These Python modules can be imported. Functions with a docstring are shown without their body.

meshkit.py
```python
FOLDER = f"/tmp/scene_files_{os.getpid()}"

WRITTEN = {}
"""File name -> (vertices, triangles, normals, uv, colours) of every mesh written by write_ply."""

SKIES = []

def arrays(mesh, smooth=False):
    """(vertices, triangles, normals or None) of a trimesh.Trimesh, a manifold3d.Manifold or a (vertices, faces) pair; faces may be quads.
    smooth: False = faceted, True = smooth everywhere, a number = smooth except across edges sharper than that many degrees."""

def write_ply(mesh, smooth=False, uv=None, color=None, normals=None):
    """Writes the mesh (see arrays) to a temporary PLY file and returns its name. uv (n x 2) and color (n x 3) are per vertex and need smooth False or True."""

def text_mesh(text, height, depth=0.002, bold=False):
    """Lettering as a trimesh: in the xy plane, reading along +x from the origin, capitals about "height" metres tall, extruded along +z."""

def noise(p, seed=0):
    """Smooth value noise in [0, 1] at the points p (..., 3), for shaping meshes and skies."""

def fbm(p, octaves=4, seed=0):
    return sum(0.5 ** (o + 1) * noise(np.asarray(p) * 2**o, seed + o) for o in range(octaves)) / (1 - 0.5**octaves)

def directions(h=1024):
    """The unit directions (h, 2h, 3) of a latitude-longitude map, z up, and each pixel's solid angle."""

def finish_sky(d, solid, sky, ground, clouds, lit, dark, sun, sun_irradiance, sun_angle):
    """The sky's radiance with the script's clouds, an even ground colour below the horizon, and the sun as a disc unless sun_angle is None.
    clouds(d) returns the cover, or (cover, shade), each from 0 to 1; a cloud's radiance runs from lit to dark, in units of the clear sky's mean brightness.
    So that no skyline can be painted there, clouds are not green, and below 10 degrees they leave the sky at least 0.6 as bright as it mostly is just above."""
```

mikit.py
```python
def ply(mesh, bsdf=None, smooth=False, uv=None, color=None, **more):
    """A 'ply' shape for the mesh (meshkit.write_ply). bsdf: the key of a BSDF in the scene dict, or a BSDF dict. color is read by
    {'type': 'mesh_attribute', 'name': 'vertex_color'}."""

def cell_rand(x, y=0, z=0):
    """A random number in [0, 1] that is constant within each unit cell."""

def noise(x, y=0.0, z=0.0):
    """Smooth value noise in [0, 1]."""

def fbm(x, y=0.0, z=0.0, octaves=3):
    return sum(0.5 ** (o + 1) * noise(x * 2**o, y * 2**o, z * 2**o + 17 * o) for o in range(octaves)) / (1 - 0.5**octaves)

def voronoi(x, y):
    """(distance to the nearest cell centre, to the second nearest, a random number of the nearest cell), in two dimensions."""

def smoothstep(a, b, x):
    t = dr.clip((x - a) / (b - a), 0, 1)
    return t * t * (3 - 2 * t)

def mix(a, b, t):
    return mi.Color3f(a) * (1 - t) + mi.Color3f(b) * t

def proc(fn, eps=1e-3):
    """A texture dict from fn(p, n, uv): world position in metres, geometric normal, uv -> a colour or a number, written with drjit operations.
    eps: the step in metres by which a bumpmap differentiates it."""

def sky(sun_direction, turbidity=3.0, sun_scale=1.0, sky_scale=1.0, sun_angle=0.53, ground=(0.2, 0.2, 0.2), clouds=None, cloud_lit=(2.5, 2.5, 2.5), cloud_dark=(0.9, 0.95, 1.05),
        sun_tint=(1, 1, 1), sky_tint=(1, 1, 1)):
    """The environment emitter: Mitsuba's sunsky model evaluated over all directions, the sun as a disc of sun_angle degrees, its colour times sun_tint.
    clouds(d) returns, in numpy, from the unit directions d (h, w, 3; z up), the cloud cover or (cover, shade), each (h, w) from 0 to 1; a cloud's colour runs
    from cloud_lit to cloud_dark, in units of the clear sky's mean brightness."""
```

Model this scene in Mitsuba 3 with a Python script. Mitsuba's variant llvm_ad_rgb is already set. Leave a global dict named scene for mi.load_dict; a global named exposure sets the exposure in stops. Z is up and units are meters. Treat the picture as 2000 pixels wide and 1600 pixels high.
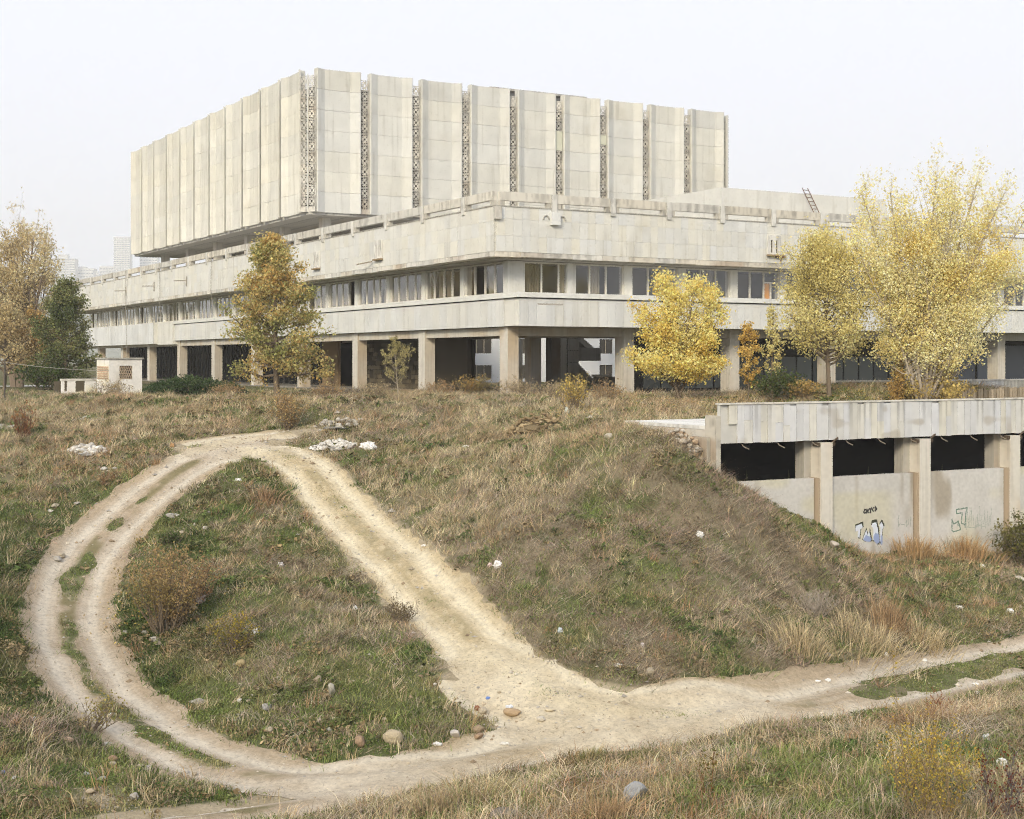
import math
import numpy as np, trimesh
import mitsuba as mi, drjit as dr
import mikit, meshkit
from mikit import noise, fbm, smoothstep, mix, cell_rand, voronoi
from scipy.interpolate import RBFInterpolator, RegularGridInterpolator
from scipy.spatial import cKDTree
import shapely, shapely.geometry as sg, shapely.ops as so

# ---------------------------------------------------------------- camera, sky, exposure
E, F, HZ = 2.3, 2760.0, 705.0            # eye height over the plaza; focal length and horizon of the photograph in its own pixels
T = mi.ScalarTransform4f
scene, labels = {}, {}
HAZE = 0.0003
exposure = 2.94
scene['camera'] = dict(type='perspective', fov=2 * math.degrees(math.atan(1000 / F)), fov_axis='x', near_clip=0.5, far_clip=9000.0,
                       principal_point_offset_y=(800 - HZ) / 1600.0,
                       to_world=T().look_at(origin=[0, 0, E], target=[0, 10, E], up=[0, 0, 1]))
scene['sky'] = mikit.sky([-0.33, -0.92, 0.50], turbidity=3, sun_scale=0.29, sky_scale=1.0, sun_angle=14, clouds=lambda d: 1.0,
                         cloud_lit=(1.75, 1.82, 2.02), sun_tint=(1.14, 1.30, 1.52), ground=(0.15, 0.14, 0.11))
GRASS_TUFTS, LEAF = 62000, 1.0

# ---------------------------------------------------------------- helpers
rng = np.random.default_rng(7)
_used = {}


def fresh(name):
    n = _used.get(name, 0)
    _used[name] = n + 1
    return name if n == 0 else f'{name}_{n:03d}'


def thing(name, label, cat, group=None, kind=None):
    k = fresh(name)
    labels[k] = {'label': label, 'category': cat}
    if group: labels[k]['group'] = group
    if kind: labels[k]['kind'] = kind
    return k


def put(k, mesh, mat, smooth=False, uv=None, color=None):
    v, f, _ = meshkit.arrays(mesh)
    if uv is not None and np.ndim(uv) == 1: uv = np.tile(uv, (len(v), 1))
    if color is not None and np.ndim(color) == 1: color = np.tile(color, (len(v), 1))
    scene[k] = mikit.ply((v, f), mat, smooth, uv, color)
    return k


def part(parent, name, mesh, mat, **kw):
    return put(fresh(parent + '__' + name), mesh, mat, **kw)


def struct(name, mesh, mat, **kw):
    k = fresh(name)
    labels[k] = {'kind': 'structure'}
    return put(k, mesh, mat, **kw)


def cat(meshes):
    vs, fs, n = [], [], 0
    for m in meshes:
        v, f = (m.vertices, m.faces) if isinstance(m, trimesh.Trimesh) else m
        vs.append(np.asarray(v, float)); fs.append(np.asarray(f) + n); n += len(v)
    return np.vstack(vs), np.vstack(fs)


def vcat(items):
    """[(mesh, colour)] -> (mesh, per-vertex colour)"""
    m = cat([a for a, _ in items])
    return m, np.vstack([np.tile(c, (len(a[0] if isinstance(a, tuple) else a.vertices), 1)) for a, c in items])


BOXF = np.array([[0, 2, 1], [0, 3, 2], [4, 5, 6], [4, 6, 7], [0, 1, 5], [0, 5, 4], [1, 2, 6], [1, 6, 5], [2, 3, 7], [2, 7, 6], [3, 0, 4], [3, 4, 7]])


def box(x0, x1, y0, y1, z0, z1):
    v = np.array([[x0, y0, z0], [x1, y0, z0], [x1, y1, z0], [x0, y1, z0], [x0, y0, z1], [x1, y0, z1], [x1, y1, z1], [x0, y1, z1]], float)
    return v, BOXF


ALPHA = math.atan(1575 / F)               # the building's right face runs along U, its left face along V
U, V = np.array([math.cos(ALPHA), math.sin(ALPHA)]), np.array([-math.sin(ALPHA), math.cos(ALPHA)])
O = np.array([-0.27, 90.5])               # foot of the corner column
OW = np.array([9.21, 62.0])               # left end of the parking deck's front


def loc(mesh, o=O):
    v, f = mesh
    v = np.asarray(v, float)
    w = v.copy()
    w[:, :2] = o + v[:, :1] * U + v[:, 1:2] * V
    return w, f


def lb(*a, o=O): return loc(box(*a), o)


def prism(poly, h0, h1, axes):
    """polygon (shapely) extruded from h0 to h1; axes(a, b, h) -> x, y, z arrays"""
    m = trimesh.creation.extrude_polygon(poly, h1 - h0, engine='earcut')
    v = m.vertices
    x, y, z = axes(v[:, 0], v[:, 1], v[:, 2] + h0)
    w = np.stack(np.broadcast_arrays(x, y, z), 1).astype(float)
    f = np.array(m.faces)
    a = np.einsum('ij,ij->i', w[f[:, 0]], np.cross(w[f[:, 1]], w[f[:, 2]])).sum()
    c = w.mean(0)
    a = np.einsum('ij,ij->i', w[f[:, 0]] - c, np.cross(w[f[:, 1]] - c, w[f[:, 2]] - c)).sum()
    return (w, f if a > 0 else f[:, ::-1])


def tube(path, radii, sides=5, cap=False):
    p = np.asarray(path, float)
    r = np.broadcast_to(radii, len(p))
    t = np.gradient(p, axis=0)
    t /= np.linalg.norm(t, axis=1, keepdims=True) + 1e-9
    ref = np.where(np.abs(t[:, 2:3]) < 0.9, [[0, 0, 1.0]], [[1.0, 0, 0]])
    a = np.cross(t, ref); a /= np.linalg.norm(a, axis=1, keepdims=True) + 1e-9
    b = np.cross(t, a)
    th = np.arange(sides) * 2 * np.pi / sides
    v = p[:, None] + r[:, None, None] * (np.cos(th)[None, :, None] * a[:, None] + np.sin(th)[None, :, None] * b[:, None])
    n = len(p)
    i, j = np.meshgrid(np.arange(n - 1), np.arange(sides), indexing='ij')
    q = np.stack([i * sides + j, i * sides + (j + 1) % sides, (i + 1) * sides + (j + 1) % sides, (i + 1) * sides + j], -1).reshape(-1, 4)
    f = np.vstack([q[:, [0, 2, 1]], q[:, [0, 3, 2]]])
    v = v.reshape(-1, 3)
    if cap:
        c = len(v)
        v = np.vstack([v, p[0], p[-1]])
        k = np.arange(sides)
        f = np.vstack([f, np.stack([k * 0 + c, k, (k + 1) % sides], 1)[:, ::-1], np.stack([k * 0 + c + 1, (n - 1) * sides + k, (n - 1) * sides + (k + 1) % sides], 1)])
    return v, f


def P(px, py, Y): return np.array([(px - 1000) / F * Y, Y, E - (py - HZ) / F * Y])


def sstep(a, b, x):
    t = np.clip((x - a) / (b - a), 0, 1)
    return t * t * (3 - 2 * t)


# ---------------------------------------------------------------- materials
def diffuse(fn): return {'type': 'twosided', 'b': {'type': 'diffuse', 'reflectance': mikit.proc(fn)}}


def along(p, n):
    return dr.select(dr.abs(n.x * float(U[0]) + n.y * float(U[1])) > 0.7, p.x * float(V[0]) + p.y * float(V[1]), p.x * float(U[0]) + p.y * float(U[1]))


def f_facade(p, n, uv):                   # stone and concrete cladding; uv = (tone, warmth) of each slab
    a = along(p, n)
    c = mix((0.715, 0.73, 0.735), (0.775, 0.75, 0.655), uv.y)
    m = 0.92 + 0.16 * (fbm(a * 0.9, p.z * 0.7, 3.0) - 0.5) * 2 * 0.5
    s = smoothstep(0.58, 0.9, noise(a * 3.1, p.z * 0.22, 1.0)) * noise(a * 11.0, p.z * 0.5, 5.0)
    sp = smoothstep(0.80, 0.95, noise(a * 5.0, p.z * 4.0, 9.0))
    c = c * (uv.x * m * (1 - 0.10 * s) * (0.97 + 0.06 * fbm(a * 14.0, p.z * 9.0)))
    big = smoothstep(0.60, 0.85, fbm(a * 0.33, p.z * 0.45, 31.0)) * noise(a * 2.2, p.z * 0.35, 7.0)
    return mix(c, c * mi.Color3f(0.74, 0.69, 0.60), 0.18 * sp + 0.22 * s + 0.38 * big)


def f_worn(p, n, uv):                     # weather-stained raw concrete of rails, edges and copings
    a = along(p, n)
    c = mix((0.58, 0.575, 0.55), (0.62, 0.58, 0.50), uv.y)
    s = smoothstep(0.42, 0.8, fbm(a * 2.6, p.z * 1.1, 2.0))
    d = smoothstep(0.5, 0.9, noise(a * 5.0, p.z * 2.2, 4.0))
    rust = smoothstep(0.70, 0.9, noise(a * 0.55, p.z * 0.6, 8.0))
    c = c * uv.x * (1 - 0.30 * s) * (1 - 0.18 * d)
    return mix(c, mi.Color3f(0.32, 0.22, 0.14), 0.5 * rust * uv.y)


def f_column(p, n, uv):
    a = along(p, n)
    c = mix((0.62, 0.59, 0.53), (0.52, 0.41, 0.28), smoothstep(0.35, 0.85, fbm(a * 0.8, p.z * 0.35, 7.0)) * uv.y)
    s = smoothstep(0.5, 0.9, noise(a * 9.0, p.z * 0.5, 2.0))
    return c * uv.x * (1 - 0.11 * s) * (0.92 + 0.16 * fbm(p.x * 5.0, p.y * 5.0, p.z * 5.0))


def f_plaster(p, n, uv):                  # rough grey plaster of the deck's lower walls
    a = along(p, n)
    c = mix((0.50, 0.485, 0.46), (0.60, 0.585, 0.56), fbm(a * 1.2, p.z * 1.2, 2.0))
    s = smoothstep(0.62, 0.86, noise(a * 1.1, p.z * 0.45, 11.0)) * smoothstep(0.3, 0.8, noise(a * 2.3, p.z * 0.3, 3.0))
    c = mix(c, mi.Color3f(0.30, 0.25, 0.18), 0.7 * s)
    y = smoothstep(0.6, 0.85, noise(a * 0.5, p.z * 0.7, 21.0))
    return mix(c, mi.Color3f(0.56, 0.52, 0.30), 0.35 * y) * uv.x * (0.9 + 0.2 * fbm(a * 8.0, p.z * 8.0))


def f_deck(p, n, uv):                     # pale slabs with dark run-off streaks from the top
    a = along(p, n)
    c = mix((0.61, 0.62, 0.65), (0.66, 0.63, 0.53), uv.y)
    s = smoothstep(0.45, 0.85, noise(a * 6.0, p.z * 0.4, 1.0)) * smoothstep(-1.6, 0.4, p.z)
    r = smoothstep(0.72, 0.9, noise(a * 1.3, p.z * 1.6, 14.0))
    c = c * uv.x * (1 - 0.30 * s) * (0.92 + 0.16 * fbm(a * 3.0, p.z * 3.0))
    return mix(c, mi.Color3f(0.36, 0.31, 0.24), 0.5 * r)


def f_ground(p, n, uv):                   # soil and thatch under the grass; uv = (greenness, bareness)
    g = dr.clip(uv.x + 0.08 + 0.9 * (fbm(p.x * 0.55, p.y * 0.55, 2.0) - 0.5), 0, 1)
    c = mix((0.195, 0.16, 0.108), (0.10, 0.11, 0.048), smoothstep(0.3, 0.7, g))
    c = c * (0.75 + 0.5 * fbm(p.x * 4.0, p.y * 4.0, 1.0))
    b = smoothstep(0.35, 0.75, uv.y + 0.5 * (fbm(p.x * 1.3, p.y * 1.3, 6.0) - 0.5))
    e = mix((0.30, 0.245, 0.16), (0.40, 0.345, 0.25), fbm(p.x * 2.0, p.y * 2.0, 9.0)) * (0.85 + 0.3 * noise(p.x * 19.0, p.y * 19.0))
    return mix(c, e, b)


def f_road(p, n, uv):                     # packed dirt; uv = (metres from the middle of the lane, yellowness)
    d = dr.abs(uv.x)
    w = fbm(p.x * 0.7, p.y * 0.7, 4.0)
    fine = 0.5 * noise(p.x * 9.0, p.y * 9.0) + 0.5 * noise(p.x * 24.0, p.y * 24.0, 3.0)
    tr = dr.exp(-dr.square((d - 0.88 + 0.4 * (w - 0.5)) / 0.34))
    c = mix((0.37, 0.295, 0.21), (0.46, 0.375, 0.235), uv.y)
    t = mix((0.53, 0.475, 0.39), (0.64, 0.57, 0.42), uv.y)
    lon = noise(uv.x * 8.0 + 0.8 * w, 0.0, 5.0) * 0.6 + noise(uv.x * 19.0 + w, 2.0, 5.0) * 0.4
    k = dr.clip(0.12 + 0.75 * tr + 0.55 * (lon - 0.45) + 0.5 * (fbm(p.x * 1.6, p.y * 1.6, 8.0) - 0.5) - 0.35 * smoothstep(1.35, 1.9, d), 0, 1)
    c = mix(c, t, k) * (0.74 + 0.44 * fine) * (0.88 + 0.22 * w)
    veg = smoothstep(0.48, 0.15, d) * (1 - 0.55 * uv.y) * smoothstep(0.35, 0.6, fbm(p.x * 0.9, p.y * 0.9, 12.0))
    c = mix(c, mi.Color3f(0.17, 0.15, 0.075), 0.85 * veg)
    peb = smoothstep(0.83, 0.93, noise(p.x * 13.0, p.y * 13.0, 6.0))
    return mix(c, c * 0.62, peb * 0.6)


for k_, fn_ in dict(facade=f_facade, worn=f_worn, column=f_column, plaster=f_plaster, deck=f_deck, soil=f_ground, dirt=f_road).items():
    scene['m_' + k_] = diffuse(fn_)
scene['m_paint'] = {'type': 'twosided', 'b': {'type': 'diffuse', 'reflectance': {'type': 'mesh_attribute', 'name': 'vertex_color'}}}
scene['m_leaf'] = {'type': 'principledthin', 'base_color': {'type': 'mesh_attribute', 'name': 'vertex_color'}, 'roughness': 0.75, 'eta': 1.3, 'diff_trans': 0.8}
scene['m_grass'] = {'type': 'twosided', 'b': {'type': 'diffuse', 'reflectance': {'type': 'mesh_attribute', 'name': 'vertex_color'}}}
scene['m_glass'] = {'type': 'thindielectric', 'int_ior': 1.5}
scene['m_sheen'] = {'type': 'twosided', 'b': {'type': 'principled', 'base_color': {'type': 'mesh_attribute', 'name': 'vertex_color'}, 'roughness': 0.35, 'specular': 0.5}}
# ---------------------------------------------------------------- terrain: one sheet through measured spots of the slope
spots = [(430, 880, 72), (340, 925, 68.5), (250, 1000, 65), (175, 1080, 60.5), (135, 1170, 56), (140, 1260, 51), (190, 1350, 46.5), (290, 1430, 42.3),
         (420, 1490, 39.5), (600, 1520, 38), (800, 1505, 38.5), (1000, 1470, 40), (1200, 1430, 41.8), (1400, 1395, 43.5), (1600, 1370, 46), (1800, 1326, 50.5),
         (2000, 1282, 55), (2200, 1232, 60), (520, 862, 74.5), (545, 885, 72), (650, 975, 66), (745, 1070, 60), (840, 1170, 54), (940, 1265, 48.5), (1050, 1340, 45),
         (995, 776, 90), (850, 775, 92), (700, 778, 92), (560, 790, 88), (560, 838, 79), (400, 790, 92), (230, 782, 99), (60, 836, 79), (170, 826, 83), (0, 775, 105), (-150, 800, 92),
         (1050, 832, 75), (1000, 950, 63), (1200, 900, 62), (1200, 785, 80), (1400, 975, 58.5), (1560, 1060, 60.5), (1600, 1085, 58), (1440, 950, 61.5), (1590, 1022, 63.5),
         (1000, 1100, 54.5), (1300, 1000, 57.3), (1300, 1100, 54), (1500, 1100, 56.5), (1150, 1150, 52.5), (1300, 1250, 48.2), (1500, 1200, 52), (1700, 1150, 58), (1900, 1110, 65), (1780, 1085, 67.0), (2000, 1085, 72), (2200, 1090, 76),
         (800, 900, 69.5), (700, 830, 79), (900, 850, 74), (1150, 1000, 58.8), (850, 1050, 59.5),
         (400, 1000, 64), (500, 1100, 58), (450, 1250, 50), (700, 1300, 47), (800, 1430, 41.8), (560, 960, 67), (330, 1180, 54.5), (600, 1440, 41.5),
         (0, 900, 72), (50, 1000, 64), (0, 1100, 57), (-20, 1200, 51), (0, 1300, 46), (0, 1400, 40.5), (0, 1500, 36.5), (150, 1500, 37.5), (100, 1590, 33), (500, 1590, 34), (-200, 1100, 56), (-250, 1400, 42),
         (-200, 900, 72), (880, 1612, 30.5), (1100, 1552, 31), (1300, 1528, 31), (1500, 1488, 33), (1800, 1432, 35), (2000, 1400, 37), (2200, 1360, 39),
         (1500, 1620, 26), (2000, 1610, 25), (1000, 1640, 27), (1750, 1520, 29), (2250, 1520, 28.5),
         (1240, 848, 65.6), (1325, 866, 63), (1150, 845, 71), (1100, 865, 68)]
wall_foot = [(1430, 955), (1460, 966), (1500, 984), (1550, 1012), (1600, 1042), (1650, 1074), (1700, 1090), (1780, 1088), (1860, 1088), (1950, 1086), (2050, 1082)]
for px_, py_ in wall_foot:                # the slope meets the parking deck's lower wall here
    t_ = (px_ - 1000) / F
    w_ = ((OW[1] - 0.4) * t_ - OW[0]) / (U[0] - t_ * U[1])
    spots.append((px_, py_, OW[1] - 0.4 + w_ * U[1]))
ctrl = [P(*s) for s in spots]
ctrl += [np.array(c, float) for c in [(-14, 24, -7.6), (-3, 22, -6.5), (6, 20, -5.6), (14, 19, -5.2), (0, 14, -4.6), (12, 13, -4.2), (-14, 15, -5.6), (0, 5, 0.4), (12, 5, 0.4), (-14, 5, 0.2), (0, -6, 0.6),
         (-30, 30, -7.6), (-44, 60, -4.5), (-44, 40, -6.5), (-40, 85, -1.0), (48, 60, -8.6), (48, 40, -6.6), (52, 75, -7.6), (36, 30, -5.6), (-45, 110, 0), (-20, 110, 0), (0, 110, 0), (30, 112, 0), (50, 120, 0), (-45, 140, 0), (0, 140, 0), (50, 140, 0),
         (12, 84, 0), (7, 72.5, -0.55), (20, 79, -0.2), (30, 85, -0.1), (24, 92, 0), (36, 98, 0), (3.5, 72, -0.8), (4.6, 69.2, -0.8), (6.3, 66.2, -1.0), (7.6, 63.8, -1.6), (8.6, 62.0, -2.6), (9.2, 61.2, -3.0), (15, 80, 0), (2, 80, -0.1)]]
ctrl = np.array(ctrl)
rbf = RBFInterpolator(ctrl[:, :2], ctrl[:, 2], kernel='thin_plate_spline', smoothing=0.02)

roads = {  # centre lines: pixel spots of the photograph at their distance; half width; yellowness
    'loop': ([(505, 863, 74.3), (430, 880, 72), (340, 925, 68.5), (250, 1000, 65), (175, 1080, 60.5), (135, 1170, 56), (140, 1260, 51), (190, 1350, 46.5), (290, 1430, 42.3), (420, 1490, 39.5), (600, 1520, 38),
              (800, 1505, 38.5), (1000, 1470, 40), (1200, 1430, 41.8), (1400, 1395, 43.5), (1600, 1370, 46), (1800, 1326, 50.5), (2000, 1282, 55), (2200, 1232, 60)], 1.75, 0.0),
    'straight': ([(450, 872, 73), (545, 885, 72), (650, 975, 66), (745, 1070, 60), (840, 1170, 54), (940, 1265, 48.5), (1050, 1340, 45), (1200, 1385, 43.6), (1400, 1390, 43.7)], 1.45, 1.0),
    'spur': ([(200, 1615, 31.8), (420, 1588, 33.8), (620, 1560, 35.8), (790, 1525, 37.8)], 0.95, 0.0),
    'head': ([(395, 868, 73.5), (470, 858, 75.5), (545, 852, 76.8), (572, 850, 77.4)], 1.6, 0.8),
    'fork': ([(960, 1330, 46), (1080, 1400, 43), (1250, 1415, 42.4), (1380, 1400, 43.2)], 1.7, 0.7)}


def spline(pts, step=0.25):
    p = np.array([P(*s)[:2] for s in pts])
    d = np.r_[0, np.cumsum(np.linalg.norm(np.diff(p, axis=0), axis=1))]
    from scipy.interpolate import CubicSpline
    return CubicSpline(d, p)(np.arange(0, d[-1], step))


lines = {k: spline(r[0]) for k, r in roads.items()}
polys = []
for k, (_, hw, _y) in roads.items():
    c = lines[k]
    t = np.gradient(c, axis=0); t /= np.linalg.norm(t, axis=1, keepdims=True)
    n = np.stack([-t[:, 1], t[:, 0]], 1)
    s = np.arange(len(c)) * 0.25
    w = [hw + 0.75 * (meshkit.fbm(np.stack([s * 0.35, s * 0 + 3.7 * e, s * 0 + hw], 1), 4) - 0.5) + 0.8 * (meshkit.fbm(np.stack([s * 1.6, s * 0 + 9.7 * e, s * 0 + hw], 1), 3) - 0.5) for e in (0, 1)]
    if k == 'loop':                                         # wider where the lanes run together
        w = [x + 0.7 * np.exp(-((s - 54) / 6) ** 2) - 0.1 * sstep(62, 70, s) for x in w]
    polys.append(sg.Polygon(np.vstack([c + n * w[0][:, None], (c - n * w[1][:, None])[::-1]])).buffer(0))
road_poly = so.unary_union(polys).buffer(0.12).buffer(-0.12)
if road_poly.geom_type != 'Polygon': road_poly = max(road_poly.geoms, key=lambda g: g.area)
# between the wheel ruts a grassy strip is left out of the road where it is grown over
strips = []
c = lines['loop']
t = np.gradient(c, axis=0); t /= np.linalg.norm(t, axis=1, keepdims=True)
n = np.stack([-t[:, 1], t[:, 0]], 1)
s = np.arange(len(c)) * 0.25
ws = 0.30 + 1.15 * (meshkit.fbm(np.stack([s * 0.30, s * 0 + 5.5, s * 0], 1), 3) - 0.53)
ws = np.where(c[:, 0] > 12.5, 0.62 + 0.5 * (meshkit.fbm(np.stack([s * 0.5, s * 0 + 1.5, s * 0], 1), 3) - 0.5), np.clip(ws, -1, 0.42)) * np.where(s < 9, 0, 1)
ws = np.where((c[:, 0] > -6) & (c[:, 0] < 11.5) & (c[:, 1] < 48), -1, ws)
ws *= 0.75 + 0.5 * meshkit.noise(np.stack([s * 2.3, s * 0, s * 0], 1))
strips = [sg.LineString(c[g:g + 2] + n[g] * 0.12 * np.sin(s[g] * 1.7)).buffer(ws[g]) for g in range(len(s) - 1) if ws[g] > 0.1]
strip_poly = so.unary_union(strips)
strips = list(strip_poly.geoms)
road_poly = road_poly.difference(strip_poly)
if road_poly.geom_type != 'Polygon': road_poly = sg.MultiPolygon([g for g in road_poly.geoms if g.area > 0.5])
ctr = np.vstack(list(lines.values()))
tan = np.vstack([np.gradient(c, axis=0) for c in lines.values()]); tan /= np.linalg.norm(tan, axis=1, keepdims=True)
yel = np.concatenate([np.full(len(lines[k]), roads[k][2]) for k in lines])
lane = np.concatenate([np.full(len(lines[k]), i) for i, k in enumerate(lines)])
ctree = cKDTree(ctr)


def lateral(xy):
    d, i = ctree.query(xy)
    q = xy - ctr[i]
    return q[:, 0] * -tan[i, 1] + q[:, 1] * tan[i, 0], d, i


def axis_grid(a, b, step, far, grow=1.16):
    mid = np.arange(a, b + step / 2, step)
    g = step * np.cumsum(grow ** np.arange(1, 80))
    lo, hi = mid[0] - g, mid[-1] + g
    return np.r_[lo[lo > far[0]][::-1], mid, hi[hi < far[1]]]


gx, gy = axis_grid(-46, 50, 0.34, (-3400, 3400)), axis_grid(10, 106, 0.34, (-260, 3700))
XX, YY = np.meshgrid(gx, gy)
xy = np.stack([XX.ravel(), YY.ravel()], 1)


def base_height(q):
    c = np.stack([np.clip(q[:, 0], -46, 50), np.clip(q[:, 1], -6, 132)], 1)
    z = np.concatenate([rbf(c[i:i + 20000]) for i in range(0, len(c), 20000)])
    return z * (1 - sstep(96, 108, q[:, 1])) if True else z


def hum(q, f, seed): return meshkit.fbm(np.c_[q * f, np.zeros(len(q))], 4, seed) - 0.5


hz = base_height(xy)
lat, rd, ri = lateral(xy)
off = sstep(1.6, 3.2, rd) * (1 - 0.75 * sstep(88, 100, xy[:, 1])) * sstep(-10, 20, xy[:, 1])
off *= 0.45 + 0.55 * sstep(30, 44, xy[:, 1])
off *= 0.15 + 0.85 * np.maximum(sstep(0.5, 4, -((xy - OW) @ V)), sstep(0.5, 4, -((xy - OW) @ U)))
hz += off * (0.75 * hum(xy, 0.28, 1) + 0.38 * hum(xy, 0.9, 2)) + 0.05 * hum(xy, 1.7, 3)
hz += np.exp(-(rd / 2.6) ** 6) * (-0.10 * np.exp(-((np.abs(lat) - 0.88) / 0.33) ** 2) + 0.05 * np.exp(-(lat / 0.4) ** 2) - 0.06)
for px, py, Y, r, h in [(640, 815, 82, 3.2, 0.7), (420, 812, 86, 4.5, 0.6), (1040, 828, 75, 2.6, 0.45), (780, 800, 84, 4, 0.5), (150, 800, 92, 4, 0.7), (900, 815, 80, 3.5, 0.45), (300, 800, 90, 3.5, 0.55),
                         (1250, 940, 61, 3.0, 0.45), (1390, 1060, 57, 2.6, 0.35), (1090, 1070, 57, 2.6, 0.4), (1230, 1130, 53.5, 2.2, 0.3), (930, 930, 67, 2.6, 0.4), (560, 1180, 55, 2.2, 0.3)]:
    c = P(px, py, Y)[:2]
    hz += h * np.exp(-((xy - c) ** 2).sum(1) / r ** 2)
wu, wv = (xy - OW) @ U, (xy - OW) @ V                       # under the parking deck the sheet drops to the basement floor
inside = (wu > 0.5) & (wu < 74) & (wv > 0.55) & (wv < 6.7)
hz = np.where(inside, -7.4, hz)
behind = (wu > -1) & (wu < 80) & (wv >= 6.7) & (wv < 11)
hz = np.where(behind, np.maximum(hz, -0.75), hz)
hz = np.where((wu > -0.3) & (wu < 80) & (wv >= 6.7) & (wv < 7.5), np.minimum(hz, -0.7), hz)
bu, bv = (xy - O) @ U, (xy - O) @ V                         # level floor under the building
floor = (bu > -1.5) & (bv > -2.5) & (bu < 90) & (bv < 135)
hz = np.where(floor, np.minimum(hz, -0.02), hz)
ZZ = hz.reshape(XX.shape)
_height = RegularGridInterpolator((gy, gx), ZZ, bounds_error=False, fill_value=0.0)


def H(x, y): return _height(np.stack([np.atleast_1d(y), np.atleast_1d(x)], -1))


def G(px, py):
    """the spot of the ground seen at a pixel of the photograph"""
    Y = np.arange(18, 130, 0.05)
    z = E - (py - HZ) / F * Y
    hit = np.nonzero(z < H((px - 1000) / F * Y, Y))[0]
    Y = Y[hit[0]] if len(hit) else 130.0
    x = (px - 1000) / F * Y
    return np.array([x, Y, H(x, Y)[0]])


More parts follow.
